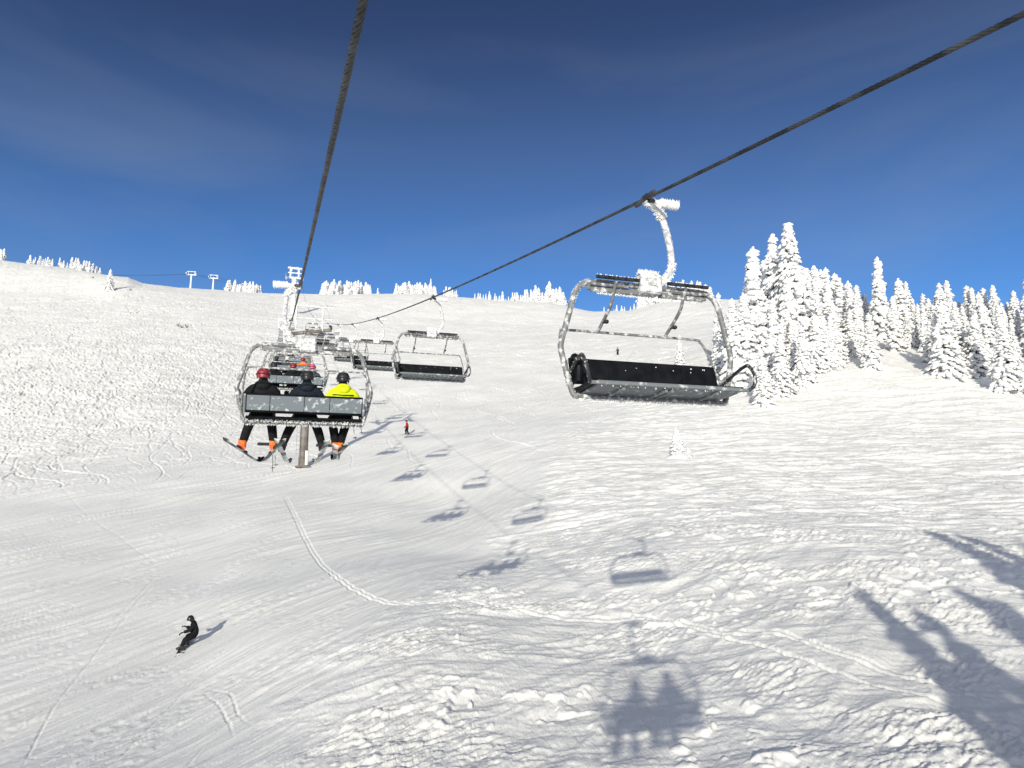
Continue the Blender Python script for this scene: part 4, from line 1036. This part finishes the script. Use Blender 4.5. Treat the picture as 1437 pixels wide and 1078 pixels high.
# ------------------------------------------------------------------ light, sky, camera
el = math.asin(-SUN[2]); azs = math.atan2(-SUN[0], -SUN[1])      # towards the sun, from +Y clockwise
w = bpy.data.worlds.new('World'); scn.world = w; w.use_nodes = True; nt = w.node_tree
bg = nt.nodes['Background']; SKY_FILL = 7.6; sky = nt.nodes.new('ShaderNodeTexSky'); sky.sky_type = 'NISHITA'; sky.sun_disc = False
sky.sun_elevation = el; sky.sun_rotation = azs; sky.altitude = 2200; sky.air_density = 1.0; sky.dust_density = .2; sky.ozone_density = 3.0
bg.inputs['Strength'].default_value = .085
hs = nt.nodes.new('ShaderNodeHueSaturation'); hs.inputs['Saturation'].default_value = 1.02; hs.inputs['Value'].default_value = 1.75
nt.links.new(sky.outputs[0], hs.inputs['Color'])
# thin high haze streaks all over, and an added, unseen white cloud bank behind the camera to lighten the shadows
tc = nt.nodes.new('ShaderNodeTexCoord'); mp = nt.nodes.new('ShaderNodeMapping'); mp.inputs['Scale'].default_value = (.9, .9, 3.6); mp.inputs['Rotation'].default_value = (R(10), R(-32), 0)
nz = nt.nodes.new('ShaderNodeTexNoise'); nz.inputs['Scale'].default_value = 1.6; nz.inputs['Detail'].default_value = 6; nz.inputs['Distortion'].default_value = .6
rp = nt.nodes.new('ShaderNodeValToRGB'); rp.color_ramp.elements[0].position = .45; rp.color_ramp.elements[1].position = .8
rp.color_ramp.elements[0].color = (0, 0, 0, 1); rp.color_ramp.elements[1].color = (.24, .24, .24, 1)
mx = nt.nodes.new('ShaderNodeMix'); mx.data_type = 'RGBA'; mx.inputs[7].default_value = (3.0, 3.5, 4.4, 1)
nt.links.new(tc.outputs['Generated'], mp.inputs[0]); nt.links.new(mp.outputs[0], nz.inputs['Vector']); nt.links.new(nz.outputs['Fac'], rp.inputs[0])
tn = nt.nodes.new('ShaderNodeMix'); tn.data_type = 'RGBA'; tn.blend_type = 'MULTIPLY'; tn.inputs[0].default_value = 1
sz_ = nt.nodes.new('ShaderNodeSeparateXYZ'); nt.links.new(tc.outputs['Generated'], sz_.inputs[0])
tr = nt.nodes.new('ShaderNodeValToRGB'); te = tr.color_ramp.elements; te[0].position = .22; te[0].color = (.42, .60, .78, 1); te[1].position = .66; te[1].color = (.265, .25, .30, 1)
for ps_, c_ in ((.31, (.40, .56, .73, 1)), (.45, (.46, .46, .54, 1)), (.56, (.33, .315, .385, 1))):
    q_ = te.new(ps_); q_.color = c_
nt.links.new(sz_.outputs['Z'], tr.inputs[0]); nt.links.new(tr.outputs[0], tn.inputs[7])
nt.links.new(hs.outputs[0], tn.inputs[6]); nt.links.new(rp.outputs[0], mx.inputs[0]); nt.links.new(tn.outputs[2], mx.inputs[6])
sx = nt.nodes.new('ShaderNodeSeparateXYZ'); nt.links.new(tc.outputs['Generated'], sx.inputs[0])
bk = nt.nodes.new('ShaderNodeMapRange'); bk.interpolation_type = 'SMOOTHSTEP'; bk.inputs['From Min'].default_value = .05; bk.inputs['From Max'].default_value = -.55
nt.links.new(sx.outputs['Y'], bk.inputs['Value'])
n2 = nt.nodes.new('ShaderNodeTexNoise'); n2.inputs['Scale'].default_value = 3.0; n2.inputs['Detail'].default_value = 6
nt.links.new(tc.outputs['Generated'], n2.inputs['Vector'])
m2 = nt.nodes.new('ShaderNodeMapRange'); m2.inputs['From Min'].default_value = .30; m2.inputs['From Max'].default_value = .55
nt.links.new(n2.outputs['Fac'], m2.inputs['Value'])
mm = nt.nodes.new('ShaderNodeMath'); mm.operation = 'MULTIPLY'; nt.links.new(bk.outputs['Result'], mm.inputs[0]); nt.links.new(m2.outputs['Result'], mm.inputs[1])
mc = nt.nodes.new('ShaderNodeMix'); mc.data_type = 'RGBA'; mc.inputs[7].default_value = (SKY_FILL*.93, SKY_FILL*.97, SKY_FILL*1.06, 1)
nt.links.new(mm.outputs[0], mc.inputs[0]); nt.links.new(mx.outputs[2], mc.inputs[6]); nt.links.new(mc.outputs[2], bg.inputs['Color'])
sd = bpy.data.lights.new('Sun', 'SUN'); sd.energy = 3.6; sd.angle = R(.72); sd.color = (1, .945, .79)
so = bpy.data.objects.new('Sun', sd); COL.objects.link(so); so.rotation_euler = Vector(tuple(SUN)).to_track_quat('-Z', 'Y').to_euler()
cam = bpy.data.cameras.new('Camera'); cam.sensor_width = 36; cam.lens = F/1437*36; cam.clip_start = .02; cam.clip_end = 5000
co = bpy.data.objects.new('Camera', cam); COL.objects.link(co); co.location = (0, 0, 0); co.rotation_euler = (R(90)+PITCH, 0, 0)
scn.camera = co
vs_ = scn.view_settings; vs_.view_transform = 'Standard'; vs_.look = 'None'; vs_.exposure = .33; vs_.gamma = 1
scn.cycles.max_bounces = 6; scn.cycles.diffuse_bounces = 3
print('done', round(time.time()-T0, 1))
